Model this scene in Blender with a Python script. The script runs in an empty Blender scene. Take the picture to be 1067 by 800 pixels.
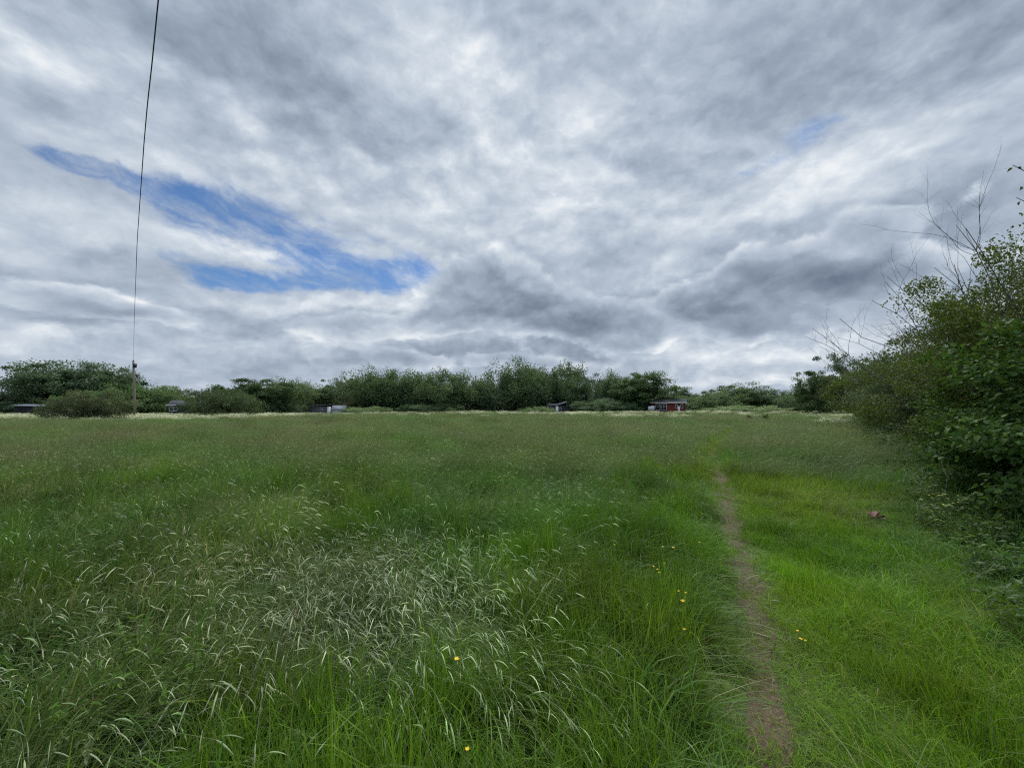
import bpy, math, random
import numpy as np
from mathutils import Vector, Matrix, Euler

S = bpy.context.scene
COL = S.collection
PI = math.pi
EYE = 1.65                       # camera height above the ground
FPX = 402.0                      # focal length for the 1067 px wide photograph
PITCH = math.atan(26.0 / FPX)    # camera tips up a little


# ------------------------------------------------------------------ camera
cam_data = bpy.data.cameras.new('camera')
cam = bpy.data.objects.new('camera', cam_data)
COL.objects.link(cam)
cam_data.sensor_width = 36.0
cam_data.lens = 36.0 * FPX / 1067.0
cam_data.clip_start = 0.05
cam_data.clip_end = 4000.0
cam.location = (0, 0, EYE)
cam.rotation_euler = (PI / 2 + PITCH, 0, 0)
S.camera = cam


def ray(u, v):
    """direction through a point of the photograph"""
    xc = (u - 533.5) / FPX
    yc = (400.0 - v) / FPX
    c, s = math.cos(PITCH), math.sin(PITCH)
    return np.array((xc, c - yc * s, s + yc * c))


def at(u, v, Y):
    """point on that ray at depth Y metres"""
    d = ray(u, v)
    return d * (Y / d[1]) + np.array((0, 0, EYE))


def on_level(u, v, z):
    """where that ray meets the level z"""
    d = ray(u, v)
    return d * ((z - EYE) / d[2]) + np.array((0, 0, EYE))


# ------------------------------------------------------------------ helpers
def lin(r, g, b):
    f = lambda c: (c / 255.0) / 12.92 if c <= 10 else ((c / 255.0 + .055) / 1.055) ** 2.4
    return (f(r), f(g), f(b))


def make_mesh(name, verts, faces, cols=None, mat=None, smooth=False):
    """faces: list of int arrays (n,3) or (n,4)"""
    me = bpy.data.meshes.new(name)
    verts = np.asarray(verts, dtype=np.float32)
    me.vertices.add(len(verts))
    me.vertices.foreach_set('co', verts.ravel())
    faces = [np.asarray(f, dtype=np.int32) for f in faces if len(f)]
    nl = sum(f.size for f in faces)
    npoly = sum(len(f) for f in faces)
    if npoly:
        me.loops.add(nl)
        me.loops.foreach_set('vertex_index', np.concatenate([f.ravel() for f in faces]))
        me.polygons.add(npoly)
        tot = np.concatenate([np.full(len(f), f.shape[1], np.int32) for f in faces])
        st = np.concatenate([[0], np.cumsum(tot)[:-1]]).astype(np.int32)
        me.polygons.foreach_set('loop_start', st)
        if smooth:
            me.polygons.foreach_set('use_smooth', np.ones(npoly, dtype=bool))
    if cols is not None:
        a = me.attributes.new('col', 'FLOAT_COLOR', 'POINT')
        c = np.ones((len(verts), 4), np.float32)
        c[:, :3] = cols
        a.data.foreach_set('color', c.ravel())
    if mat:
        me.materials.append(mat)
    me.update(calc_edges=True)
    return me


def link(name, me, parent=None):
    o = bpy.data.objects.new(name, me)
    COL.objects.link(o)
    if parent:
        o.parent = parent
    return o


def tag(o, label=None, cat=None, group=None, kind=None):
    if label: o['label'] = label
    if cat: o['category'] = cat
    if group: o['group'] = group
    if kind: o['kind'] = kind
    return o


def thing(name, label, cat, loc=(0, 0, 0), rz=0.0, group=None):
    o = bpy.data.objects.new(name, None)
    COL.objects.link(o)
    o.empty_display_size = .3
    o.location = loc
    o.rotation_euler = (0, 0, rz)
    return tag(o, label, cat, group)


class MB:
    """collects boxes, tubes and sheets of ONE part"""
    def __init__(self):
        self.v = []; self.t = []; self.q = []; self.c = []; self.n = 0

    def add(self, verts, tris=None, quads=None, col=(1, 1, 1)):
        verts = np.asarray(verts, float)
        self.v.append(verts)
        if tris is not None and len(tris): self.t.append(np.asarray(tris) + self.n)
        if quads is not None and len(quads): self.q.append(np.asarray(quads) + self.n)
        self.c.append(np.broadcast_to(np.asarray(col, float), (len(verts), 3)))
        self.n += len(verts)
        return self

    def box(self, x0, x1, y0, y1, z0, z1, col=(1, 1, 1)):
        v = [(x, y, z) for z in (z0, z1) for y in (y0, y1) for x in (x0, x1)]
        q = [(0, 2, 3, 1), (4, 5, 7, 6), (0, 1, 5, 4), (2, 6, 7, 3), (0, 4, 6, 2), (1, 3, 7, 5)]
        return self.add(v, quads=q, col=col)

    def tube(self, pts, rad, sides=6, col=(1, 1, 1), cap=True):
        pts = np.asarray(pts, float)
        n = len(pts)
        rad = np.broadcast_to(np.asarray(rad, float), (n,))
        tang = np.gradient(pts, axis=0)
        tang /= np.linalg.norm(tang, axis=1)[:, None] + 1e-9
        ref = np.array((0, 0, 1.0)) if abs(tang[0][2]) < .9 else np.array((1.0, 0, 0))
        vs = []
        for i in range(n):
            a = np.cross(tang[i], ref); a /= np.linalg.norm(a) + 1e-9
            b = np.cross(tang[i], a)
            ref = np.cross(a, tang[i])
            for k in range(sides):
                th = 2 * PI * k / sides
                vs.append(pts[i] + rad[i] * (math.cos(th) * a + math.sin(th) * b))
        q = [(i * sides + k, i * sides + (k + 1) % sides, (i + 1) * sides + (k + 1) % sides, (i + 1) * sides + k)
             for i in range(n - 1) for k in range(sides)]
        t = []
        if cap:
            t = [(0, k + 1, k) for k in range(1, sides - 1)]
            e = (n - 1) * sides
            t += [(e, e + k, e + k + 1) for k in range(1, sides - 1)]
        return self.add(vs, tris=t, quads=q, col=col)

    def build(self, name, mat, parent=None, smooth=False):
        me = make_mesh(name, np.concatenate(self.v),
                       [np.concatenate(x) for x in (self.t, self.q) if x],
                       np.concatenate(self.c), mat, smooth)
        return link(name, me, parent)


# smooth pseudo-noise from sums of sines, about -1..1
def wob(x, y, wave, seed, n=7):
    r = np.random.RandomState(seed)
    out = 0.0
    for _ in range(n):
        th = r.uniform(0, 2 * PI); k = 2 * PI / (wave * r.uniform(.6, 1.6)); ph = r.uniform(0, 2 * PI)
        out = out + np.sin(k * (x * math.cos(th) + y * math.sin(th)) + ph)
    return out / (n ** .5) / 1.1


# ------------------------------------------------------------------ materials
def new_mat(name):
    m = bpy.data.materials.new(name)
    m.use_nodes = True
    nt = m.node_tree
    for n in list(nt.nodes): nt.nodes.remove(n)
    return m, nt


class NT:
    """short-hand for building node trees"""
    def __init__(self, nt): self.nt = nt

    def n(self, t, **kw):
        nd = self.nt.nodes.new(t)
        for k, v in kw.items(): setattr(nd, k, v)
        return nd

    def put(self, sock, val):
        if hasattr(val, 'is_output') or isinstance(val, bpy.types.NodeSocket):
            self.nt.links.new(val, sock)
        else:
            sock.default_value = val

    def math(self, op, a, b=None, c=None, clamp=False):
        nd = self.n('ShaderNodeMath', operation=op, use_clamp=clamp)
        self.put(nd.inputs[0], a)
        if b is not None: self.put(nd.inputs[1], b)
        if c is not None: self.put(nd.inputs[2], c)
        return nd.outputs[0]

    def vmath(self, op, a, b=None, scale=None):
        nd = self.n('ShaderNodeVectorMath', operation=op)
        self.put(nd.inputs[0], a)
        if b is not None: self.put(nd.inputs[1], b)
        if scale is not None: self.put(nd.inputs['Scale'], scale)
        return nd.outputs['Value'] if op in ('LENGTH', 'DOT_PRODUCT') else nd.outputs[0]

    def noise(self, vec, scale, detail=4, rough=.5, dist=0.0, out='Fac'):
        nd = self.n('ShaderNodeTexNoise')
        if vec is not None: self.put(nd.inputs['Vector'], vec)
        nd.inputs['Scale'].default_value = scale
        nd.inputs['Detail'].default_value = detail
        nd.inputs['Roughness'].default_value = rough
        nd.inputs['Distortion'].default_value = dist
        return nd.outputs[out]

    def ramp(self, fac, stops, interp='LINEAR'):
        nd = self.n('ShaderNodeValToRGB')
        nd.color_ramp.interpolation = interp
        e = nd.color_ramp.elements
        while len(e) < len(stops): e.new(.5)
        for el, (p, c) in zip(e, stops):
            el.position = p
            el.color = (c[0], c[1], c[2], 1)
        self.put(nd.inputs[0], fac)
        return nd.outputs[0]

    def mix(self, fac, a, b, mode='MIX'):
        nd = self.n('ShaderNodeMix', data_type='RGBA', blend_type=mode)
        self.put(nd.inputs[0], fac)
        self.put(nd.inputs[6], a if not isinstance(a, tuple) else (*a[:3], 1))
        self.put(nd.inputs[7], b if not isinstance(b, tuple) else (*b[:3], 1))
        return nd.outputs[2]

    def mapr(self, v, a, b, c, d, smooth=False):
        nd = self.n('ShaderNodeMapRange', interpolation_type='SMOOTHSTEP' if smooth else 'LINEAR')
        self.put(nd.inputs[0], v)
        for i, x in enumerate((a, b, c, d)): nd.inputs[i + 1].default_value = x
        return nd.outputs[0]

# ------------------------------------------------------------------ sky, clouds and light
EXPO = 0.85
SUN_EL, SUN_AZ = math.radians(54), math.radians(20)     # azimuth from +Y towards +X
world = bpy.data.worlds.new('World')
S.world = world
world.use_nodes = True
wt = world.node_tree
for n in list(wt.nodes): wt.nodes.remove(n)
W = NT(wt)
gen = W.n('ShaderNodeTexCoord').outputs['Generated']
sep = W.n('ShaderNodeSeparateXYZ'); W.put(sep.inputs[0], gen)
dx, dy, dz = sep.outputs
az = W.math('ARCTAN2', dx, dy)
el = W.math('ARCSINE', dz)


def comb(x, y, z=0.0):
    c = W.n('ShaderNodeCombineXYZ')
    W.put(c.inputs[0], x); W.put(c.inputs[1], y); W.put(c.inputs[2], z)
    return c.outputs[0]


ae = comb(az, el)
# a cloud layer seen in perspective: far cloud flattens towards the horizon
zz = W.math('ADD', W.math('MAXIMUM', dz, 0.0), 0.24)
plane = comb(W.math('DIVIDE', dx, zz), W.math('DIVIDE', dy, zz), 0.0)
# ragged displacement of every cloud edge
warp = W.noise(plane, 1.7, 6, .6, 0.0, 'Color')
warp = W.vmath('SUBTRACT', warp, (.5, .5, .5))
warp2 = W.vmath('SUBTRACT', W.noise(ae, 9.0, 5, .6, 0.0, 'Color'), (.5, .5, .5))
aew = W.vmath('ADD', ae, W.vmath('SCALE', warp, scale=.11))
aew = W.vmath('ADD', aew, W.vmath('SCALE', warp2, scale=.08))
aeh = W.vmath('ADD', ae, W.vmath('SCALE', warp, scale=.05))
aeh = W.vmath('ADD', aeh, W.vmath('SCALE', warp2, scale=.05))


def azel(u, v):
    d = ray(u, v); d = d / np.linalg.norm(d)
    return np.array((math.atan2(d[0], d[1]), math.asin(d[2])))


def field(coord, blobs):
    """sum of soft ellipses fixed on the sky: (u, v, half length, half width, tilt, strength)"""
    acc = None
    for (u, v, a, b, tilt, s) in blobs:
        th = math.radians(tilt)
        c0 = azel(u, v)
        e1 = azel(u + 20 * math.cos(th), v + 20 * math.sin(th)) - c0
        e2 = azel(u - 20 * math.sin(th), v + 20 * math.cos(th)) - c0
        mp = W.n('ShaderNodeMapping', vector_type='TEXTURE')
        W.put(mp.inputs['Vector'], coord)
        mp.inputs['Location'].default_value = (c0[0], c0[1], 0)
        mp.inputs['Rotation'].default_value = (0, 0, math.atan2(e1[1], e1[0]))
        mp.inputs['Scale'].default_value = (np.linalg.norm(e1) / 20 * a * 1.35, np.linalg.norm(e2) / 20 * b * 1.35, 1)
        g = W.n('ShaderNodeTexGradient', gradient_type='SPHERICAL')
        W.put(g.inputs[0], mp.outputs[0])
        sm = W.n('ShaderNodeMath', operation='SMOOTH_MIN') if False else None
        val = g.outputs['Fac']
        acc = W.math('MULTIPLY_ADD', val, s, acc if acc is not None else 0.0)
    return acc


HOLES = [(70, 166, 42, 12, 12, 1.3), (105, 180, 50, 14, 18, 1.2), (150, 196, 40, 13, 25, .9),
         (210, 214, 58, 22, 12, 1.25), (262, 228, 60, 20, 14, 1.1), (318, 248, 60, 20, 14, .8),
         (235, 288, 45, 12, 6, 1.2), (300, 293, 90, 11, 2, 1.3), (360, 282, 70, 16, 14, .9),
         (400, 284, 60, 18, -4, 1.15), (425, 282, 28, 14, 0, .8),
         (290, 240, 150, 40, 12, .8), (180, 265, 60, 12, 12, .5),
         (848, 135, 36, 14, -18, .75), (785, 178, 26, 7, -20, .5), (815, 165, 50, 8, -22, .3)]
TONES = [  # bright
    (250, 132, 40, 34, 30, .28), (40, 65, 60, 25, 10, .22), (140, 165, 110, 24, 20, .22), (330, 190, 150, 60, 15, .18),
    (290, 264, 150, 20, 8, .5), (250, 258, 120, 12, 5, .25), (480, 62, 70, 40, 40, .36), (420, 60, 60, 40, 60, .22), (610, 110, 36, 60, 30, .24),
    (590, 130, 150, 90, 0, .12), (530, 170, 120, 80, 20, .15), (445, 230, 60, 50, 0, .20),
    (560, 215, 110, 45, 0, .22), (720, 225, 120, 34, -22, .30), (820, 205, 60, 34, -25, .42),
    (905, 160, 80, 40, -30, .36), (1000, 130, 80, 60, -20, .20), (880, 190, 40, 26, 0, .25), (940, 232, 45, 9, -8, .25),
    (300, 306, 150, 14, 1, .26), (450, 344, 22, 16, 0, .40), (395, 314, 60, 10, 0, .30), (430, 290, 24, 26, 60, .35),
    (520, 268, 36, 12, 30, .30), (690, 282, 50, 10, -30, .28), (880, 352, 120, 22, -5, .36), (770, 372, 130, 20, -4, .30),
    (760, 398, 110, 7, 0, .30), (840, 396, 40, 10, 0, .30), (60, 350, 90, 8, 6, .28), (30, 366, 80, 10, 8, .22), (300, 352, 130, 14, 2, .24),
    (40, 262, 40, 14, 10, .16), (60, 220, 80, 20, 10, .12), (680, 365, 80, 14, -8, .22), (180, 395, 120, 8, 4, .15),
    # dark
    (270, 70, 110, 65, 25, -.42), (160, 28, 120, 34, 10, -.18), (60, 110, 90, 22, -10, -.18), (370, 110, 60, 50, 50, -.10),
    (40, 300, 110, 20, 4, -.25), (180, 336, 180, 18, 3, -.32), (330, 328, 120, 12, 2, -.28), (90, 384, 120, 12, 6, -.2),
    (500, 290, 60, 30, 0, -.22), (540, 318, 95, 38, 10, -.46), (610, 340, 70, 26, 10, -.36), (430, 372, 120, 16, 4, -.34), (560, 372, 100, 14, 0, -.30),
    (740, 318, 120, 30, -8, -.52), (850, 290, 120, 34, -16, -.42), (800, 262, 80, 22, -26, -.25), (930, 300, 90, 40, -8, -.36),
    (980, 210, 110, 30, -14, -.36), (900, 70, 200, 60, -24, -.26), (720, 90, 90, 60, -20, -.16), (1020, 40, 80, 60, -30, -.30),
    (760, 165, 110, 24, -22, -.14), (1040, 160, 60, 40, 0, -.15), (560, 20, 120, 30, 10, -.12), (660, 250, 60, 26, -15, -.14), (800, 340, 80, 14, -10, -.2)]

hole = field(aeh, HOLES)
tone = field(aew, TONES)

# relief of the clouds: the layer lit from above the picture
aer = W.vmath('ADD', ae, W.vmath('ADD', W.vmath('SCALE', warp, scale=.06), W.vmath('SCALE', warp2, scale=.035)))
aes = W.vmath('MULTIPLY', aer, (1.0, 1.4, 1.0))
aes2 = W.vmath('ADD', aes, (0.008, -0.024, 0.0))
r2 = W.math('SUBTRACT', W.noise(aes, 4.6, 7, .55, .1), W.noise(aes2, 4.6, 7, .55, .1))
soft = W.math('SUBTRACT', W.noise(plane, 1.0, 4, .5, .2), .5)
fine = W.math('SUBTRACT', W.noise(plane, 4.2, 6, .56, .2), .5)
puff = W.math('SUBTRACT', W.noise(aer, 9.0, 6, .55, .1), .5)
lowband = W.mapr(el, .10, .60, 1.0, .12, True)
thin = W.mapr(el, .02, .30, .45, 1.0, True)
val = W.math('MULTIPLY_ADD', tone, .70, .60)
val = W.math('MULTIPLY_ADD', soft, .26, val)
val = W.math('MULTIPLY_ADD', W.math('MULTIPLY', fine, thin), .30, val)
high = W.mapr(el, .22, .58, .0, 1.0, True)
plw = W.vmath('ADD', plane, W.vmath('SCALE', warp, scale=.22))
mott = W.math('SUBTRACT', W.noise(plw, 4.6, 7, .56, .0), .5)
mott2 = W.math('SUBTRACT', W.noise(W.vmath('ADD', W.vmath('SCALE', plw, scale=.955), (.012, 0.0, 0.0)), 4.6, 7, .56, .0), .5)
val = W.math('MULTIPLY_ADD', W.math('MULTIPLY', puff, lowband), .45, val)
val = W.math('MULTIPLY_ADD', W.math('MULTIPLY', W.math('SUBTRACT', mott, mott2), high), 1.15, val)
val = W.math('MULTIPLY_ADD', W.math('MULTIPLY', mott, high), .34, val)
val = W.math('MULTIPLY_ADD', W.math('MULTIPLY', r2, lowband), 1.7, val)
# heaped cumulus lower down: crisp bright tops, grey flattened bases
HEAPS = [(512, 300, 80, 42, 0, 1.0), (560, 325, 95, 34, 10, 1.0), (455, 335, 50, 24, 0, .7), (725, 315, 100, 32, -6, 1.0), (820, 285, 110, 42, -18, 1.0),
         (905, 290, 100, 46, -10, .9), (640, 348, 70, 22, 8, .8), (370, 338, 120, 16, 0, .7), (130, 330, 130, 20, 3, .7), (420, 374, 110, 14, 2, .75), (570, 378, 70, 12, 0, .7),
         (950, 215, 90, 26, -12, .7), (60, 300, 90, 18, 4, .7), (800, 345, 110, 14, -6, .7)]
heap = field(aer, HEAPS)
cn = W.noise(aes, 6.5, 6, .5, .0)
cu = W.math('MULTIPLY_ADD', W.math('SUBTRACT', cn, .5), 1.5, heap)
cn2 = W.noise(W.vmath('ADD', aes, (0.004, .030, 0.0)), 6.5, 6, .5, .0)
ltop = W.math('SUBTRACT', cn, cn2)
m_ = W.mapr(cu, .26, .46, 0.0, 1.0, True)
rim = W.mapr(cu, .30, .85, .30, 0.0, True)
vc = W.math('MULTIPLY_ADD', tone, .55, .55)
vc = W.math('ADD', vc, rim)
vc = W.math('MULTIPLY_ADD', ltop, 1.5, vc)
vc = W.math('MULTIPLY_ADD', puff, .22, vc)
val = W.math('ADD', W.math('MULTIPLY', val, W.math('SUBTRACT', 1.0, m_)), W.math('MULTIPLY', vc, m_))
cloud = W.ramp(val, [(0.0, lin(108, 121, 140)), (.22, lin(132, 146, 164)), (.45, lin(157, 171, 188)),
                     (.65, lin(183, 195, 210)), (.85, lin(211, 220, 230)), (1.0, lin(238, 242, 246))])
# wisps of thin cloud across the gaps
wv_ = comb(W.math('MULTIPLY', az, 2.6), W.math('MULTIPLY', W.math('MULTIPLY_ADD', az, .22, el), 11.0))
wisp = W.noise(W.vmath('ADD', wv_, W.vmath('SCALE', warp2, scale=.6)), 2.0, 6, .6, .2)
h = W.math('MULTIPLY_ADD', W.math('SUBTRACT', wisp, .5), -2.5, W.math('MINIMUM', hole, 1.05))
h = W.math('MULTIPLY_ADD', puff, .9, h)
h = W.math('MULTIPLY_ADD', fine, .4, h)
gap = W.mapr(h, .20, 1.48, 0.0, .96, True)
gap = W.math('MULTIPLY', gap, W.mapr(hole, .03, .35, 0.0, 1.0, True))
# brighter cloud overhead and behind, out of the frame, as under a real overcast
over = W.mapr(dz, .72, .95, 1.0, 2.2, True)
back = W.mapr(dy, -.2, .3, 1.35, 1.0, True)
cloud = W.vmath('SCALE', cloud, scale=W.math('MULTIPLY', W.math('MULTIPLY', over, back), 10.0 / (2 ** EXPO)))
sky = W.n('ShaderNodeTexSky', sky_type='NISHITA', sun_disc=False, sun_elevation=SUN_EL, sun_rotation=SUN_AZ)
sky.air_density = 1.0; sky.dust_density = .6; sky.ozone_density = 2.0
skyc = W.vmath('MULTIPLY', sky.outputs[0], (.26, .40, .55))
tot = W.mix(gap, cloud, skyc)
bg = W.n('ShaderNodeBackground')
W.put(bg.inputs[0], tot)
bg.inputs[1].default_value = 0.1
wo = W.n('ShaderNodeOutputWorld')
wt.links.new(bg.outputs[0], wo.inputs[0])
world.cycles.sampling_method = 'MANUAL'
world.cycles.sample_map_resolution = 512

sun_data = bpy.data.lights.new('sun', 'SUN')
sun = bpy.data.objects.new('sun', sun_data)
COL.objects.link(sun)
sun_data.energy = 1.5
sun_data.angle = math.radians(16)
sun_data.color = (1.0, .95, .88)
sd = Vector((math.sin(SUN_AZ) * math.cos(SUN_EL), math.cos(SUN_AZ) * math.cos(SUN_EL), math.sin(SUN_EL)))
sun.rotation_euler = sd.to_track_quat('Z', 'Y').to_euler()
sun.location = (0, 0, 60)

vs = S.view_settings
S.display_settings.display_device = 'sRGB'
vs.view_transform = 'Standard'
vs.look = 'None'
vs.exposure = EXPO
vs.gamma = 1.0
S.render.engine = 'CYCLES'
cy = S.cycles
cy.max_bounces = 5
cy.diffuse_bounces = 2
cy.glossy_bounces = 2
cy.transmission_bounces = 4
cy.transparent_max_bounces = 8
cy.use_denoising = False
cy.use_adaptive_sampling = True
cy.adaptive_threshold = .012
cy.adaptive_min_samples = 16
cy.filter_width = 1.15
S.render.use_persistent_data = False

# ------------------------------------------------------------------ ground and path
def ground_z(x, y):
    r = np.sqrt(np.asarray(x) ** 2 + np.asarray(y) ** 2)
    z = .055 * wob(x, y, 9.0, 3) + .03 * wob(x, y, 3.2, 4)
    z = z * np.clip((r - 1.2) / 6.0, 0.15, 1.0)
    z = z + .34 * np.clip((np.asarray(y) - 55) / 35.0, 0, 1) * np.clip((np.asarray(x) + 45) / 25.0, 0, 1)
    return z + .13 * wob(x, y, 34.0, 5) * np.clip((r - 14) / 30.0, 0, 1)


# middle of the trodden line, read off at ground level
PATH_UV = [(812, 830), (803, 760), (795, 700), (786, 640), (774, 590), (764, 550), (755, 520), (748, 497), (744, 480),
           (748, 466), (757, 455), (768, 447)]
PATH_XY = np.array([on_level(u, v, 0.0)[:2] for u, v in PATH_UV])
PATH_XY = np.vstack([[PATH_XY[0] + (PATH_XY[0] - PATH_XY[1]) * 9], PATH_XY])
PATH_W = np.array([.085, .085, .08, .085, .075, .11, .12, .13, .14, .15, .18, .22, .2])


def path_x(y):
    return np.interp(y, PATH_XY[:, 1], PATH_XY[:, 0])


def hedge_side(x, y):
    """signed distance beyond the front line of the hedge (positive = inside it)"""
    return (np.asarray(x) - 6.1) * .771 - (np.asarray(y) - 4.6) * .637


def axis(lo, hi, fine_lo, fine_hi, step, grow=1.22):
    a = list(np.arange(fine_lo, fine_hi + 1e-6, step))
    s = step
    while a[-1] < hi:
        s *= grow; a.append(a[-1] + s)
    s = step
    while a[0] > lo:
        s *= grow; a.insert(0, a[0] - s)
    return np.array(a)


gx = axis(-900, 900, -12, 24, .3)
gy = axis(-300, 1200, -2, 30, .3)
GX, GY = np.meshgrid(gx, gy)
GZ = ground_z(GX, GY)
nx, ny = len(gx), len(gy)
ii = np.arange(nx * ny).reshape(ny, nx)
gq = np.stack([ii[:-1, :-1], ii[:-1, 1:], ii[1:, 1:], ii[1:, :-1]], -1).reshape(-1, 4)

m_ground, nt = new_mat('field_soil')
N = NT(nt)
pos = N.n('ShaderNodeNewGeometry').outputs['Position']
b1 = N.noise(pos, .35, 5, .6)
b2 = N.noise(pos, 7.0, 6, .65)
c = N.ramp(b2, [(.3, (.030, .040, .012)), (.55, (.052, .076, .018)), (.8, (.090, .095, .036))])
c2 = N.ramp(b1, [(.35, (.9, 1.05, .8)), (.65, (1.15, 1.0, .9))])
bs = N.n('ShaderNodeBsdfPrincipled')
N.put(bs.inputs['Base Color'], N.mix(1.0, c, c2, 'MULTIPLY'))
bs.inputs['Roughness'].default_value = .95
bmp = N.n('ShaderNodeBump'); bmp.inputs['Strength'].default_value = .6; bmp.inputs['Distance'].default_value = .03
N.put(bmp.inputs['Height'], b2); N.put(bs.inputs['Normal'], bmp.outputs[0])
N.put(N.n('ShaderNodeOutputMaterial').inputs[0], bs.outputs[0])
g = link('ground', make_mesh('ground', np.stack([GX, GY, GZ], -1).reshape(-1, 3), [gq], None, m_ground, True))
tag(g, kind='structure')

m_path, nt = new_mat('trodden_soil')
N = NT(nt)
pos = N.n('ShaderNodeNewGeometry').outputs['Position']
b1 = N.noise(pos, 2.2, 5, .6)
b2 = N.noise(pos, 26.0, 7, .7)
c = N.ramp(b2, [(.28, (.042, .027, .016)), (.5, (.092, .062, .040)), (.72, (.16, .118, .080))])
c2 = N.ramp(b1, [(.4, (.85, .82, .75)), (.62, (1.1, 1.05, 1.0))])
bs = N.n('ShaderNodeBsdfPrincipled')
N.put(bs.inputs['Base Color'], N.mix(1.0, c, c2, 'MULTIPLY'))
bs.inputs['Roughness'].default_value = .92
bmp = N.n('ShaderNodeBump'); bmp.inputs['Strength'].default_value = .8; bmp.inputs['Distance'].default_value = .02
N.put(bmp.inputs['Height'], b2); N.put(bs.inputs['Normal'], bmp.outputs[0])
N.put(N.n('ShaderNodeOutputMaterial').inputs[0], bs.outputs[0])
py = np.concatenate([np.arange(-1.5, 12, .06), np.arange(12, 40, .3)])
pxm = path_x(py) + .03 * wob(py, py * 0, .9, 31)
pw = np.interp(py, PATH_XY[:, 1], PATH_W)
rows = []
NC = 9
for k in range(NC):
    f = k / (NC - 1) * 2 - 1
    edge = pw * (1 + .35 * wob(py, py * 0 + (5 if f > 0 else 0), .5, 32))
    xx = pxm + f * edge * 1.25
    zz = ground_z(xx, py) + .006 + .004 * wob(xx, py, .22, 33) + .012 * (f * f - 1) * 0
    rows.append(np.stack([xx, py, zz], -1))
R_ = np.stack(rows, 1)
jj = np.arange(R_.shape[0] * NC).reshape(-1, NC)
pq = np.stack([jj[:-1, :-1], jj[:-1, 1:], jj[1:, 1:], jj[1:, :-1]], -1).reshape(-1, 4)
p_ = link('path', make_mesh('path', R_.reshape(-1, 3), [pq], None, m_path, True))
tag(p_, kind='structure')

# ------------------------------------------------------------------ grass and other ground cover
def plant_mat(name, transl=.30, rough=.55, spec=.3, instancer=True, objcol=False):
    m, nt = new_mat(name)
    N = NT(nt)
    a = N.n('ShaderNodeAttribute', attribute_name='col').outputs['Color']
    if instancer:
        t = N.n('ShaderNodeAttribute', attribute_name='tint', attribute_type='INSTANCER').outputs['Color']
        a = N.mix(1.0, a, t, 'MULTIPLY')
    if objcol:
        a = N.mix(1.0, a, N.n('ShaderNodeObjectInfo').outputs['Color'], 'MULTIPLY')
    bs = N.n('ShaderNodeBsdfPrincipled')
    N.put(bs.inputs['Base Color'], a)
    bs.inputs['Roughness'].default_value = rough
    bs.inputs['Specular IOR Level'].default_value = spec
    tr = N.n('ShaderNodeBsdfTranslucent')
    N.put(tr.inputs[0], N.mix(1.0, a, (1.25, 1.25, .7), 'MULTIPLY'))
    mx = N.n('ShaderNodeMixShader')
    mx.inputs[0].default_value = transl
    N.put(mx.inputs[1], bs.outputs[0]); N.put(mx.inputs[2], tr.outputs[0])
    N.put(N.n('ShaderNodeOutputMaterial').inputs[0], mx.outputs[0])
    return m


m_grass = plant_mat('grass_blades', .40, .55, .26)


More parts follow.
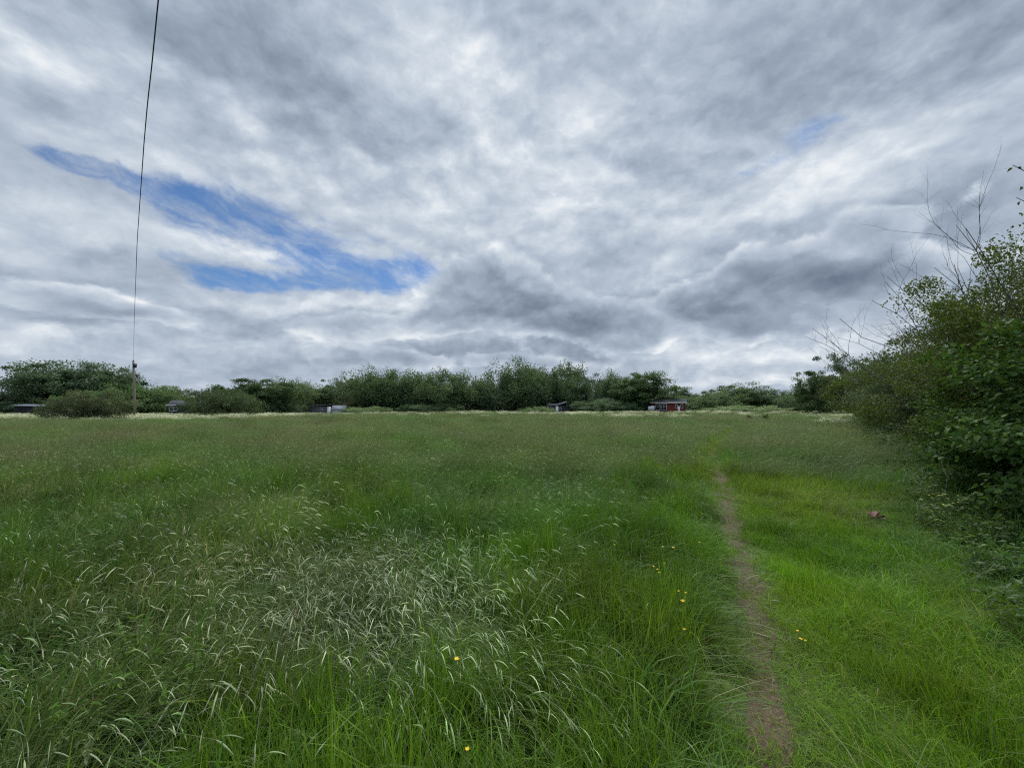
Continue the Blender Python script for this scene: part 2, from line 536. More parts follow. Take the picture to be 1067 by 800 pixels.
class Clump:
    """arrays of blades and seed heads that make up one tuft"""
    def __init__(self, rng):
        self.r = rng; self.V = []; self.F = []; self.C = []; self.n = 0

    def _push(self, v, f, c):
        self.V.append(v); self.F.append(f + self.n); self.C.append(c); self.n += len(v)

    def blades(self, n, rad, h0, h1, w, lean, spread, cols, droop=.5, leandir=0.0, seg=4, root=0.0):
        r = self.r
        a = r.uniform(0, 2 * PI, n); q = rad * np.sqrt(r.uniform(0, 1, n))
        P = np.stack([q * np.cos(a), q * np.sin(a), np.full(n, root)], -1)
        H = r.uniform(h0, h1, n)
        d = r.normal(0, spread, (n, 2)) + np.array([math.cos(leandir), math.sin(leandir)]) * lean * r.uniform(.5, 1.4, n)[:, None]
        dl = np.linalg.norm(d, axis=1) + 1e-6
        th = r.uniform(0, 2 * PI, n)
        side = np.stack([np.cos(th), np.sin(th), np.zeros(n)], -1)
        ww = w * r.uniform(.6, 1.3, n)
        ci = r.randint(0, len(cols), n)
        C = np.asarray(cols)[ci] * r.uniform(.8, 1.2, n)[:, None]
        rows = []
        for k in range(seg + 1):
            t = k / seg
            bend = dl * (t ** 1.7)
            fall = droop * dl * (t ** 3)
            c = P + np.concatenate([d * (t ** 1.7)[..., None] if False else d * (t ** 1.7), np.zeros((n, 1))], 1) * H[:, None]
            c[:, 2] += H * (t - fall * .55).clip(-.2, 1) * (1 - .25 * np.minimum(bend, 1.2))
            wk = ww * (1 - t ** 2.2) * (.75 + .5 * t * (1 - t) * 2)
            if k < seg:
                rows += [c - side * wk[:, None] * .5, c + side * wk[:, None] * .5]
            else:
                rows.append(c)
        nv = 2 * seg + 1
        V = np.stack(rows, 1).reshape(-1, 3)
        base = (np.arange(n) * nv)[:, None, None]
        f = []
        for k in range(seg - 1):
            b = 2 * k
            f += [(b, b + 1, b + 3), (b, b + 3, b + 2)]
        b = 2 * (seg - 1)
        f.append((b, b + 1, b + 2))
        F = (base + np.array(f)[None]).reshape(-1, 3)
        self._push(V, F, np.repeat(C, nv, 0))
        return self

    def heads(self, n, rad, h0, h1, lean, spread, stem_col, head_cols, hl=.09, hw=.012, stem_w=.0022, leandir=0.0, nod=1.0, loose=0):
        """flowering stems: a thin bent stem and a soft spike at its end"""
        r = self.r
        for _ in range(n):
            a = r.uniform(0, 2 * PI); q = rad * math.sqrt(r.uniform())
            H = r.uniform(h0, h1)
            d = np.array([math.cos(leandir), math.sin(leandir)]) * lean * r.uniform(.5, 1.3) + r.normal(0, spread, 2)
            base = np.array([q * math.cos(a), q * math.sin(a), 0])
            L = hl * r.uniform(.7, 1.25)
            tt = np.linspace(0, 1, 7)
            pts = np.stack([base[0] + d[0] * H * tt ** 2.0, base[1] + d[1] * H * tt ** 2.0,
                            H * (tt - .28 * min(np.linalg.norm(d), 1.4) * tt ** 3)], -1)
            e = pts[-1] - pts[-2]; e /= np.linalg.norm(e)
            hd = []
            p = pts[-1].copy(); dv = e.copy()
            for k in range(5):
                hd.append(p.copy())
                dv = dv + np.array([d[0] * .25, d[1] * .25, -.26 * nod]); dv /= np.linalg.norm(dv)
                p = p + dv * L / 4
            th = r.uniform(0, PI)
            s = np.array([math.cos(th), math.sin(th), 0]) * stem_w * .5
            V = np.concatenate([pts - s, pts + s]); m = len(pts)
            F = np.array([(k, k + 1, m + k + 1) for k in range(m - 1)] + [(k, m + k + 1, m + k) for k in range(m - 1)])
            self._push(V, F, np.tile(np.asarray(stem_col) * r.uniform(.85, 1.15), (len(V), 1)))
            hd = np.array(hd)
            hc = np.asarray(head_cols[r.randint(len(head_cols))]) * r.uniform(.8, 1.2)
            if loose:
                # open panicle: small flecks on hair stems
                V = []; F = []
                for k in range(loose):
                    t = r.uniform(0, 1)
                    c = hd[0] + (hd[-1] - hd[0]) * t + r.normal(0, hw * (1.25 - t), 3)
                    ax = r.normal(0, 1, 3) + dv; ax /= np.linalg.norm(ax)
                    sd = np.cross(ax, r.normal(0, 1, 3)); sd /= np.linalg.norm(sd)
                    l = min(L * .10, .014) if hw < .017 else L * .12; w_ = l * .28
                    i0 = len(V)
                    V += [c - ax * l, c + sd * w_, c + ax * l, c - sd * w_]
                    F += [(i0, i0 + 1, i0 + 2), (i0, i0 + 2, i0 + 3)]
                self._push(np.array(V), np.array(F), np.tile(hc, (len(V), 1)))
            else:
                wid = np.array([.45, 1.0, .95, .7, .1]) * hw * .5 * r.uniform(.7, 1.2)
                V = []
                a1 = np.array([math.cos(th), math.sin(th), .0]); a2 = np.cross(dv, a1)
                for k in range(5):
                    for (ca, sa) in ((1, 0), (0, 1), (-1, 0), (0, -1)):
                        V.append(hd[k] + (a1 * ca + a2 * sa) * wid[k] * r.uniform(.7, 1.3))
                F = []
                for k in range(4):
                    for j in range(4):
                        a_, b_ = k * 4 + j, k * 4 + (j + 1) % 4
                        F += [(a_, b_, b_ + 4), (a_, b_ + 4, a_ + 4)]
                self._push(np.array(V), np.array(F), np.tile(hc, (len(V), 1)))
        return self

    def umbels(self, n, rad, h0, h1, size, stem_col, head_col):
        r = self.r
        for _ in range(n):
            a = r.uniform(0, 2 * PI); q = rad * math.sqrt(r.uniform())
            H = r.uniform(h0, h1)
            b = np.array([q * math.cos(a), q * math.sin(a), 0.]); t = b + np.array([r.normal(0, .06), r.normal(0, .06), H])
            s = np.array([.004, 0, 0])
            self._push(np.array([b - s, b + s, t + s, t - s]), np.array([(0, 1, 2), (0, 2, 3)]), np.tile(stem_col, (4, 1)))
            V = []; F = []
            for k in range(r.randint(5, 9)):
                c = t + np.array([r.normal(0, size), r.normal(0, size), r.uniform(-.10, .04)])
                w_ = size * r.uniform(.25, .5)
                i0 = len(V)
                for j in range(5):
                    an = 2 * PI * j / 5 + r.uniform(0, 1)
                    V.append(c + np.array([math.cos(an) * w_, math.sin(an) * w_, r.normal(0, .35 * w_)]))
                V.append(c + np.array([0, 0, .3 * w_]))
                F += [(i0 + j, i0 + (j + 1) % 5, i0 + 5) for j in range(5)]
            self._push(np.array(V), np.array(F), np.asarray(head_col) * r.uniform(.85, 1.1) * np.ones((len(V), 1)))
        return self

    def leaves(self, n, rad, z0, z1, L, Wd, cols, up=.3):
        """broad leaves of nettles, docks and the like"""
        r = self.r
        a = r.uniform(0, 2 * PI, n); q = rad * np.sqrt(r.uniform(0, 1, n))
        P = np.stack([q * np.cos(a), q * np.sin(a), r.uniform(z0, z1, n)], -1)
        b = r.uniform(0, 2 * PI, n)
        D = np.stack([np.cos(b), np.sin(b), r.normal(up, .4, n)], -1); D /= np.linalg.norm(D, axis=1)[:, None]
        Nn = np.stack([r.normal(0, .35, n), r.normal(0, .35, n), np.ones(n)], -1)
        Sd = np.cross(D, Nn); Sd /= np.linalg.norm(Sd, axis=1)[:, None]
        l = L * r.uniform(.6, 1.25, n)[:, None]; w = Wd * r.uniform(.7, 1.2, n)[:, None]
        dn = np.array([0, 0, 1.0])
        V = np.stack([P, P + D * l * .4 + Sd * w * .5 + dn * l * .06, P + D * l - dn * l * .12, P + D * l * .4 - Sd * w * .5 + dn * l * .06], 1).reshape(-1, 3)
        base = (np.arange(n) * 4)[:, None, None]
        F = (base + np.array([(0, 1, 2), (0, 2, 3)])[None]).reshape(-1, 3)
        C = np.asarray(cols)[r.randint(0, len(cols), n)] * r.uniform(.75, 1.25, n)[:, None]
        self._push(V, F, np.repeat(C, 4, 0))
        return self

    def arrays(self):
        return np.concatenate(self.V), np.concatenate(self.F), np.concatenate(self.C)


def scatter_tree():
    t = bpy.data.node_groups.new('scatter', 'GeometryNodeTree')
    t.interface.new_socket('Geometry', in_out='INPUT', socket_type='NodeSocketGeometry')
    t.interface.new_socket('Geometry', in_out='OUTPUT', socket_type='NodeSocketGeometry')
    nn = t.nodes.new; L = t.links.new
    gi, go = nn('NodeGroupInput'), nn('NodeGroupOutput')

    def attr(name, typ):
        n = nn('GeometryNodeInputNamedAttribute'); n.data_type = typ
        n.inputs['Name'].default_value = name
        return n.outputs['Attribute']
    cmp_ = nn('FunctionNodeCompare'); cmp_.data_type = 'INT'; cmp_.operation = 'GREATER_THAN'
    ci = [s for s in cmp_.inputs if s.type == 'INT']
    L(attr('grp', 'INT'), ci[0]); ci[1].default_value = 0
    sep = nn('GeometryNodeSeparateGeometry'); sep.domain = 'POINT'
    L(gi.outputs[0], sep.inputs['Geometry']); L(cmp_.outputs[0], sep.inputs['Selection'])
    sp = nn('GeometryNodeSplitToInstances'); sp.domain = 'POINT'
    L(sep.outputs['Selection'], sp.inputs['Geometry']); L(attr('grp', 'INT'), sp.inputs['Group ID'])
    ip = nn('GeometryNodeInstanceOnPoints')
    L(sep.outputs['Inverted'], ip.inputs['Points'])
    L(sp.outputs['Instances'], ip.inputs['Instance'])
    ip.inputs['Pick Instance'].default_value = True
    L(attr('idx', 'INT'), ip.inputs['Instance Index'])
    L(attr('rot', 'FLOAT_VECTOR'), ip.inputs['Rotation'])
    L(attr('scl', 'FLOAT_VECTOR'), ip.inputs['Scale'])
    L(ip.outputs[0], go.inputs[0])
    return t


SCATTER = scatter_tree()


def stuff(name, label, cat, clumps, P, idx, rot, scl, tint, mat):
    """ONE object: tufts of a plant nobody could count, set out over the ground"""
    V = []; F = []; C = []; G = []; n = 0
    for k, c in enumerate(clumps):
        v, f, cc = c.arrays()
        V.append(v); F.append(f + n); C.append(cc); G.append(np.full(len(v), k + 1)); n += len(v)
    npnt = len(P)
    V.append(P); C.append(np.ones((npnt, 3))); G.append(np.zeros(npnt))
    V = np.concatenate(V)
    me = make_mesh(name, V, [np.concatenate(F)], np.concatenate(C), mat)
    pad = lambda a, w: np.concatenate([np.zeros((n, w)), np.asarray(a, float).reshape(npnt, w)]).astype(np.float32)
    me.attributes.new('grp', 'INT', 'POINT').data.foreach_set('value', np.concatenate(G).astype(np.int32))
    me.attributes.new('idx', 'INT', 'POINT').data.foreach_set('value', np.concatenate([np.zeros(n), idx]).astype(np.int32))
    me.attributes.new('rot', 'FLOAT_VECTOR', 'POINT').data.foreach_set('vector', pad(rot, 3).ravel())
    me.attributes.new('scl', 'FLOAT_VECTOR', 'POINT').data.foreach_set('vector', pad(scl, 3).ravel())
    tc = np.ones((n + npnt, 4), np.float32); tc[n:, :3] = tint
    me.attributes.new('tint', 'FLOAT_COLOR', 'POINT').data.foreach_set('color', tc.ravel())
    o = link(name, me)
    md = o.modifiers.new('scatter', 'NODES'); md.node_group = SCATTER
    tag(o, label, cat, kind='stuff')
    return o


RG = np.random.RandomState(11)
GREEN = [(.100, .155, .045), (.080, .135, .036), (.118, .165, .058), (.125, .150, .072)]
LUSH = [(.100, .190, .020), (.080, .160, .016), (.125, .210, .024), (.110, .175, .034)]
TURF = [(.140, .225, .020), (.110, .190, .018), (.165, .235, .028), (.165, .195, .048)]
DRY = [(.25, .22, .13), (.19, .17, .10)]
HEAD = [(.40, .41, .29), (.34, .36, .24), (.44, .44, .33), (.32, .37, .23)]
OLIVE = [(.135, .160, .080), (.120, .150, .070), (.160, .170, .090)]
STEM = (.14, .16, .07)
HEADS = [(.55, .54, .42), (.46, .47, .36), (.58, .56, .46), (.42, .45, .33)]
COOL0 = [(.11, .165, .075), (.13, .165, .085)]
CL = []
def mk(seed): return Clump(np.random.RandomState(seed))
# 0-3 mixed meadow tuft, close to the camera
for k in range(4):
    CL.append(mk(k).blades(46, .15, .28, .62, .0068, .45, .28, GREEN + DRY[:1], .6)
              .blades(14, .15, .35, .72, .0085, .75, .3, GREEN, .9)
              .heads(1, .14, .42, .66, .6, .25, STEM, HEAD, .055, .0058, nod=.9, stem_w=.0018)
              .heads(1, .14, .45, .7, .4, .2, STEM, OLIVE, .10, .008, loose=30, stem_w=.0018))
# 4-7 laid-over tuft of pale soft heads
for k in range(4):
    CL.append(mk(20 + k).blades(34, .15, .25, .52, .006, .6, .25, GREEN + COOL0, .7)
              .heads(9, .15, .40, .70, .90, .20, (.20, .22, .12), HEADS, .076, .0068, nod=1.0, stem_w=.0018).heads(6, .16, .34, .62, .7, .40, (.20, .22, .12), HEADS, .055, .0058, nod=.5, stem_w=.0018))
# 8-10 lush upright tuft
for k in range(3):
    CL.append(mk(40 + k).blades(78, .15, .20, .50, .0066, .18, .28, LUSH + GREEN[:1], .5).blades(10, .15, .35, .6, .0095, .6, .4, LUSH, 1.2))
# 11-13 short turf
for k in range(3):
    CL.append(mk(60 + k).blades(110, .17, .05, .17, .0042, .12, .45, TURF, .6, seg=3))
# 14-16 middle-distance meadow
for k in range(3):
    CL.append(mk(80 + k).blades(120, .42, .28, .62, .010, .5, .26, GREEN, .7, seg=3)
              .heads(20, .42, .45, .74, .5, .2, STEM, OLIVE, .11, .016, stem_w=.003, loose=14)
              .heads(6, .42, .42, .70, .7, .2, STEM, HEAD, .075, .010, stem_w=.003))
# 17-19 distant meadow
for k in range(3):
    CL.append(mk(100 + k).blades(230, 1.0, .30, .62, .024, .45, .28, GREEN, .7, seg=2)
              .heads(60, 1.0, .45, .74, .45, .2, STEM, OLIVE, .16, .030, stem_w=.006, loose=6)
              .heads(14, 1.0, .45, .7, .6, .2, STEM, HEAD, .11, .022, stem_w=.006))
# 20-21 middle-distance short grass
for k in range(2):
    CL.append(mk(120 + k).blades(190, .42, .10, .30, .009, .2, .3, TURF, .5, seg=2))
# 22-24 medium tussock on the right-hand side
for k in range(3):
    CL.append(mk(140 + k).blades(85, .16, .15, .36, .0048, .32, .34, TURF + GREEN[:2], .7)
              .blades(6, .16, .2, .45, .005, .4, .4, DRY, .8))
# 25-27 trodden wisps on the path
for k in range(3):
    CL.append(mk(160 + k).blades(26, .13, .03, .09, .0045, .2, .8, TURF + DRY, .8, seg=3))


# 28-31 long arching green leaves
COOL = [(.092, .168, .042), (.076, .148, .036), (.112, .182, .054), (.105, .162, .036)]
for k in range(4):
    CL.append(mk(180 + k).blades(34, .16, .38, .72, .0105, .85, .38, COOL, 1.25, seg=5)
              .blades(24, .15, .25, .5, .0055, .4, .4, GREEN, .7)
              )


def spread_points(y0, y1, step, xmin=None, xmax=None, seed=0, half=1.55):
    """jittered grid of points over the part of the field one could see"""
    r = np.random.RandomState(seed)
    ys = np.arange(y0, y1, step)
    out = []
    for y in ys:
        w = half * max(y, 0) + 2.2
        lo = -w if xmin is None else max(-w, xmin)
        hi = w if xmax is None else min(w, xmax)
        if hi <= lo: continue
        x = np.arange(lo, hi, step)
        out.append(np.stack([x + r.uniform(-.5, .5, len(x)) * step, y + r.uniform(-.5, .5, len(x)) * step], -1))
    return np.concatenate(out)


def bump(x, y, u, v, ru, rv, z=.4):
    """soft patch of the meadow round one spot; radii in metres"""
    c = on_level(u, v, z)
    return np.exp(-(((x - c[0]) / ru) ** 2 + ((y - c[1]) / rv) ** 2))


gp, gi_, gr, gs, gt = [], [], [], [], []


def lay(P, idx, rotz, tilt, s, sz, tint, lodge=0.0):
    n = len(P)
    gp.append(np.stack([P[:, 0], P[:, 1], ground_z(P[:, 0], P[:, 1]) - .01], -1))
    gi_.append(idx)
    gr.append(np.stack([RG.normal(0, tilt, n), RG.normal(0, tilt, n) + lodge, rotz], -1))
    gs.append(np.stack([s, s, sz], -1))
    gt.append(tint)


def zone(P, avoid=True):
    x, y = P[:, 0], P[:, 1]
    d = x - path_x(y)
    hs = hedge_side(x, y)
    return x, y, d, hs


def tint_of(x, y, d, n):
    """sward colour from place to place: lusher, drier, browner with seed; painted silvery sheen farther off"""
    brown = np.clip(.5 + .5 * wob(x, y, 6.0, 41) + .25 * wob(x, y, 1.7, 42), 0, 1)
    lush = np.clip(.5 + .6 * wob(x, y, 5.0, 43) + .2 * wob(x, y, 1.1, 44), 0, 1)
    v = 1 + .18 * wob(x, y, 2.3, 45) + .10 * wob(x, y, .7, 46)
    t = np.stack([v * (.84 + .20 * brown - .10 * lush), v * (1.04 + .12 * lush), v * (.90 + .1 * brown - .22 * lush)], -1) * (1 + np.clip((np.hypot(x, y) - 3.5) / 20.0, 0, 1)[:, None] * np.array((.36, .20, .50)))  # farther tufts turn paler: sheen of glancing blades painted into the tint
    return t * RG.uniform(.88, 1.12, n)[:, None]


# --- near sward, left of the path
P = spread_points(-1.4, 9.0, .115, seed=1)
x, y, d, hs = zone(P)
keep = (d < -.30 - .1 * wob(x, y, .6, 51)) & (np.hypot(x, y) > .85)
# thin out with distance
keep &= RG.uniform(0, 1, len(P)) < np.clip(1.25 - y / 11.0, .35, 1)
tuft = wob(x, y, .62, 59) + .45 * wob(x, y, 1.5, 60)
keep &= (tuft > -.75) | (RG.uniform(0, 1, len(P)) < .30)
P = P[keep]; x, y, d, hs = zone(P); n = len(P)
tuft = np.clip(wob(x, y, .62, 59) + .45 * wob(x, y, 1.5, 60), -1.2, 1.4)
seedy = 2.1 * bump(x, y, 380, 610, .75, .62) + .8 * bump(x, y, 470, 640, .5, .5) + .3 * bump(x, y, 250, 560, 1.2, .9) + .3 * bump(x, y, 60, 690, .9, .6) + .14 * np.clip(wob(x, y, 2.6, 52), 0, 1) * np.clip(-d - 1.3, 0, 1)
lushy = 1.2 * bump(x, y, 480, 760, .62, .33, .3) + 1.0 * bump(x, y, 640, 740, .35, .5, .3) + 1.3 * np.exp(-((d + .75) / .55) ** 2) + .7 * bump(x, y, 560, 560, .8, 1.0) + .5 * np.clip(wob(x, y, 2.2, 53), 0, 1)
u_ = RG.uniform(0, 1, n)
idx = RG.randint(0, 4, n)
seedy = seedy * np.clip((np.hypot(x, y) - .9) / 1.1, .15, 1)
is_seed = u_ < np.clip(seedy, 0, .97)
idx = np.where(RG.uniform(0, 1, n) < np.clip(.62 - .05 * y + .3 * wob(x, y, 1.5, 57), .1, .95), 28 + RG.randint(0, 4, n), idx)
idx = np.where(is_seed, 4 + RG.randint(0, 4, n), idx)
is_lush = (RG.uniform(0, 1, n) < np.clip(lushy, 0, .80)) & ~((seedy > .55) & is_seed)
idx = np.where(is_lush, 8 + RG.randint(0, 3, n), idx)
edge = np.clip((-d - .22) / .62, 0, 1)                     # the sward gets shorter towards the path
sc = RG.uniform(.85, 1.15, n)
szz = sc * (.34 + .66 * edge) * (1 + .14 * wob(x, y, 1.4, 54) + .27 * tuft)
near_fade = np.clip((np.hypot(x, y) - .6) / .9, .45, 1)
szz *= near_fade * np.where(is_lush, 1.18, 1.0)
rz = np.where(is_lush, RG.uniform(-PI, PI, n), RG.normal(-.35, .45, n) + .5 * wob(x, y, 2.0, 55))
ti = tint_of(x, y, d, n)
ti[is_lush] *= np.array((1.12, 1.0, .8))
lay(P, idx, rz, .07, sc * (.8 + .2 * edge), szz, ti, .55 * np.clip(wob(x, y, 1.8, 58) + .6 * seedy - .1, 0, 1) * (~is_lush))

# --- short turf both sides of the trodden line and out to the right
P = spread_points(-1.4, 10.0, .105, xmin=-.5, seed=2)
x, y, d, hs = zone(P)
left_turf = (d > -.95) & (d < -.10) & (RG.uniform(0, 1, len(P)) < .8)
right_turf = (d > .11) & (hs < .9) & (RG.uniform(0, 1, len(P)) < np.clip((10.5 - y) / 3.0, 0, 1))
keep = (left_turf | right_turf) & (np.hypot(x, y) > .5)
P = P[keep]; x, y, d, hs = zone(P); n = len(P)
tq = wob(x, y, .5, 65)
rough = np.clip((d - 1.15 - .35 * wob(x, y, 1.6, 61)) / .7, 0, 1) * np.clip(1.0 - .0 * y, 0, 1)
tuss = np.clip(.55 * wob(x, y, .8, 62) + .15, 0, 1)
u_ = RG.uniform(0, 1, n)
idx = np.where(u_ < np.clip(rough * .85 + tuss * (d > .5), 0, .95), 22 + RG.randint(0, 3, n), 11 + RG.randint(0, 3, n))
is_t = idx >= 22
sc = RG.uniform(.85, 1.2, n)
grow = np.clip((np.abs(d) - .05) / .45, .34, 1)
szz = sc * (1 + .32 * np.clip(tq, -1.2, 1.4)) * np.where(is_t, RG.uniform(.5, .85, n), grow * RG.uniform(.7, 1.3, n) * (1 + .8 * np.clip(wob(x, y, .8, 63), -.5, 1)))
ti = tint_of(x, y, d, n) * np.array((1.03, 1.06, .86))
yell = np.clip(bump(x, y, 900, 660, .9, .9, .1) + bump(x, y, 860, 560, .9, 1.2, .1), 0, 1)[:, None]
ti = ti * (1 + yell * np.array((.10, .12, -.2)))
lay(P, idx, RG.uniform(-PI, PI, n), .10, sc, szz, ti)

# --- wisps on the path itself
P = spread_points(.8, 12.0, .10, xmin=0, seed=3)
x, y, d, hs = zone(P)
bare = np.clip(1 - np.abs(d) / np.interp(y, PATH_XY[:, 1], PATH_W), 0, 1)
mossy = np.clip(bump(x, y, 790, 690, .5, .35, 0) + .8 * bump(x, y, 762, 610, .2, .5, 0), 0, 1)
keep = (np.abs(d) < .30) & (RG.uniform(0, 1, len(P)) < np.clip(1.05 - bare * 1.35 + mossy * .8 + .2 * wob(x, y, .5, 71), .06, 1))
P = P[keep]; x, y, d, hs = zone(P); n = len(P)
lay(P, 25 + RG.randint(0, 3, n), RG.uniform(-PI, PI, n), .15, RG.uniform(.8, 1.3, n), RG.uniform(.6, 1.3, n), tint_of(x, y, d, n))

# --- short fringe along the path farther off
P = spread_points(9.5, 22.0, .17, xmin=2, seed=14)
x, y, d, hs = zone(P)
keep = (np.abs(d) > np.interp(y, [9, 14, 20], [.12, .06, .0])) & (np.abs(d) < .62)
P = P[keep]; x, y, d, hs = zone(P); n = len(P)
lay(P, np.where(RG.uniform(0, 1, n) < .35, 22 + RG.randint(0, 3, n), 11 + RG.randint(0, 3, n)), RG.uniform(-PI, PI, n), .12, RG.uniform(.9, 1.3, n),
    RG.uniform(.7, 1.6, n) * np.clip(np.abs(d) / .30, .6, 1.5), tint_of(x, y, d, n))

# --- taller rough grass meeting the hedge
P = spread_points(2.5, 14.0, .16, xmin=2, seed=15)
x, y, d, hs = zone(P)
keep = (hs > -1.0 + .4 * wob(x, y, 1.3, 64)) & (hs < .7) & (RG.uniform(0, 1, len(P)) < .8)
P = P[keep]; x, y, d, hs = zone(P); n = len(P)
lay(P, np.where(RG.uniform(0, 1, n) < .3, 28 + RG.randint(0, 4, n), 22 + RG.randint(0, 3, n)), RG.uniform(-PI, PI, n), .12, RG.uniform(.9, 1.3, n),
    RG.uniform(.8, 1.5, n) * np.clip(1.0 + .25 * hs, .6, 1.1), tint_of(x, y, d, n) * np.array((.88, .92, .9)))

# --- middle distance
P = spread_points(6.6, 32.0, .38, seed=4)
x, y, d, hs = zone(P)
keep = (hs < 1.2) & (np.abs(d) > np.interp(y, [7, 10, 16, 22, 30], [.38, .38, .38, .28, .15])) & ~((d > 0) & (RG.uniform(0, 1, len(P)) > np.clip((y - 6.6) / 3.0, 0, 1))) & ~((d <= 0) & (y < 7.5))
P = P[keep]; x, y, d, hs = zone(P); n = len(P)
short_r = (d > 0) & (RG.uniform(0, 1, n) < np.clip((11.5 + 2.5 * wob(x, y, 3, 81) - y) / 5.0, 0, 1) * np.clip((3.6 - d) / 1.6, .15, 1))
short_l = (d <= 0) & (d > -.9)
idx = np.where(short_r | short_l, 20 + RG.randint(0, 2, n), 14 + RG.randint(0, 3, n))
sc = RG.uniform(.85, 1.2, n)
szz = sc * np.where(short_r | short_l, 1.1, 1.0) * (1 + .26 * wob(x, y, 3.0, 82))
ti = tint_of(x, y, d, n)
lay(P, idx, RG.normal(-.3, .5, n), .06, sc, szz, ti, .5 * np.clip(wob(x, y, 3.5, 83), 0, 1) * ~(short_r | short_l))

# --- far field
P = spread_points(30.0, 112.0, 1.15, seed=5, half=1.5)
x, y, d, hs = zone(P)
keep = hs < 1.5
P = P[keep]; x, y, d, hs = zone(P); n = len(P)
sc = RG.uniform(.85, 1.2, n)
szz = sc * (1 + .22 * wob(x, y, 9.0, 92) + .18 * wob(x, y, 3.5, 96))
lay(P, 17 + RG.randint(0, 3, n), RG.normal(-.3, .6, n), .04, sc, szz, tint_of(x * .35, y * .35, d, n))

stuff('meadow_grass', 'tall wind-bent meadow grass with pale seed heads and short turf beside the path', 'grass', CL,
      np.concatenate(gp), np.concatenate(gi_), np.concatenate(gr), np.concatenate(gs), np.concatenate(gt), m_grass)

# --- cow parsley along the far edge of the field
CP = [mk(200 + k).umbels(34, .9, .5, .85, .10, (.10, .15, .05), (.62, .64, .48)).blades(60, .9, .3, .6, .02, .3, .3, GREEN, .5, seg=2) for k in range(3)]
Pa = spread_points(62, 100, 1.7, seed=6, half=1.45)
ra = np.random.RandomState(5)
band = (.16 + .75 * np.exp(-((Pa[:, 1] - 84 - 5 * wob(Pa[:, 0], Pa[:, 0] * 0, 40, 93)) / 6.0) ** 2)) * np.clip(.62 + .55 * wob(Pa[:, 0], Pa[:, 1] * 2, 16, 95), .04, 1) * (hedge_side(Pa[:, 0], Pa[:, 1]) < -1)
Pa = Pa[ra.uniform(0, 1, len(Pa)) < band]
Pb = spread_points(44, 64, 1.3, xmax=-30, seed=7, half=1.45)
Pb = Pb[ra.uniform(0, 1, len(Pb)) < np.clip(.55 + .5 * wob(Pb[:, 0], Pb[:, 1], 9, 94), 0, 1) * np.clip((-30 - Pb[:, 0]) / 8, 0, 1)]
Pc = np.array([at(u, 433, 52)[:2] for u in (622, 634, 640, 646, 652, 655, 660, 668, 700, 718)] + [at(u, 430, 50)[:2] for u in (846, 852, 858, 862, 866, 870, 874, 878, 884)] + [at(u, 437, 33)[:2] for u in (862, 868, 876, 884)])
P = np.concatenate([Pa, Pb, Pc + ra.normal(0, .4, Pc.shape)]); n = len(P)
stuff('cow_parsley', 'band of white cow parsley flowers along the far edge of the meadow', 'wild flowers', CP,
      np.stack([P[:, 0], P[:, 1], ground_z(P[:, 0], P[:, 1])], -1), ra.randint(0, 3, n),
      np.stack([np.zeros(n), np.zeros(n), ra.uniform(-PI, PI, n)], -1), np.repeat(ra.uniform(.8, 1.15, n)[:, None], 3, 1),
      np.repeat(ra.uniform(.85, 1.1, n)[:, None], 3, 1), m_grass)

# --- nettles and brambles at the foot of the hedge
NL = [(.055, .105, .022), (.070, .125, .028), (.045, .085, .022)]
NE = [mk(220 + k).leaves(150, .26, .04, .55, .085, .045, NL, .1).blades(30, .28, .3, .6, .006, .2, .3, GREEN, .5) for k in range(3)]
NE += [mk(230 + k).leaves(60, .22, .02, .25, .10, .06, NL, .25).blades(40, .25, .15, .4, .005, .3, .4, GREEN, .6) for k in range(2)]
r_ = np.random.RandomState(9)
s_ = np.concatenate([r_.uniform(-3.5, 12, 420), r_.uniform(12, 46, 420)])
off = r_.uniform(-.9, 1.1, len(s_)) * np.where(s_ > 12, 1.7, 1.0)
P = np.stack([6.1 + .637 * s_ + .771 * off, 4.6 + .771 * s_ - .637 * off], -1); n = len(P)
sc = np.clip(.95 + .35 * off, .5, 1.5) * r_.uniform(.7, 1.2, n) * np.where(s_ > 12, 1.5, 1)
stuff('nettle_bed', 'dark bed of nettles and brambles along the foot of the hedge', 'ground cover', NE,
      np.stack([P[:, 0], P[:, 1], ground_z(P[:, 0], P[:, 1])], -1), r_.randint(0, 5, n),
      np.stack([r_.normal(0, .08, n), r_.normal(0, .08, n), r_.uniform(-PI, PI, n)], -1), np.repeat(sc[:, None], 3, 1),
      np.repeat(r_.uniform(.75, 1.2, n)[:, None], 3, 1), m_grass)

# ------------------------------------------------------------------ trees and shrubs
m_leaf = plant_mat('leaves', .30, .65, .18, instancer=False, objcol=True)
m_bark, nt = new_mat('bark')
N = NT(nt)
pos = N.n('ShaderNodeTexCoord').outputs['Object']
k = N.noise(N.vmath('MULTIPLY', pos, (6, 6, 1.2)), 4.0, 6, .65)
bs = N.n('ShaderNodeBsdfPrincipled')
N.put(bs.inputs['Base Color'], N.ramp(k, [(.3, (.045, .036, .028)), (.6, (.105, .088, .068)), (.8, (.16, .14, .11))]))
bs.inputs['Roughness'].default_value = .9
N.put(N.n('ShaderNodeOutputMaterial').inputs[0], bs.outputs[0])


def unit(a):
    return a / (np.linalg.norm(a, axis=-1, keepdims=True) + 1e-9)


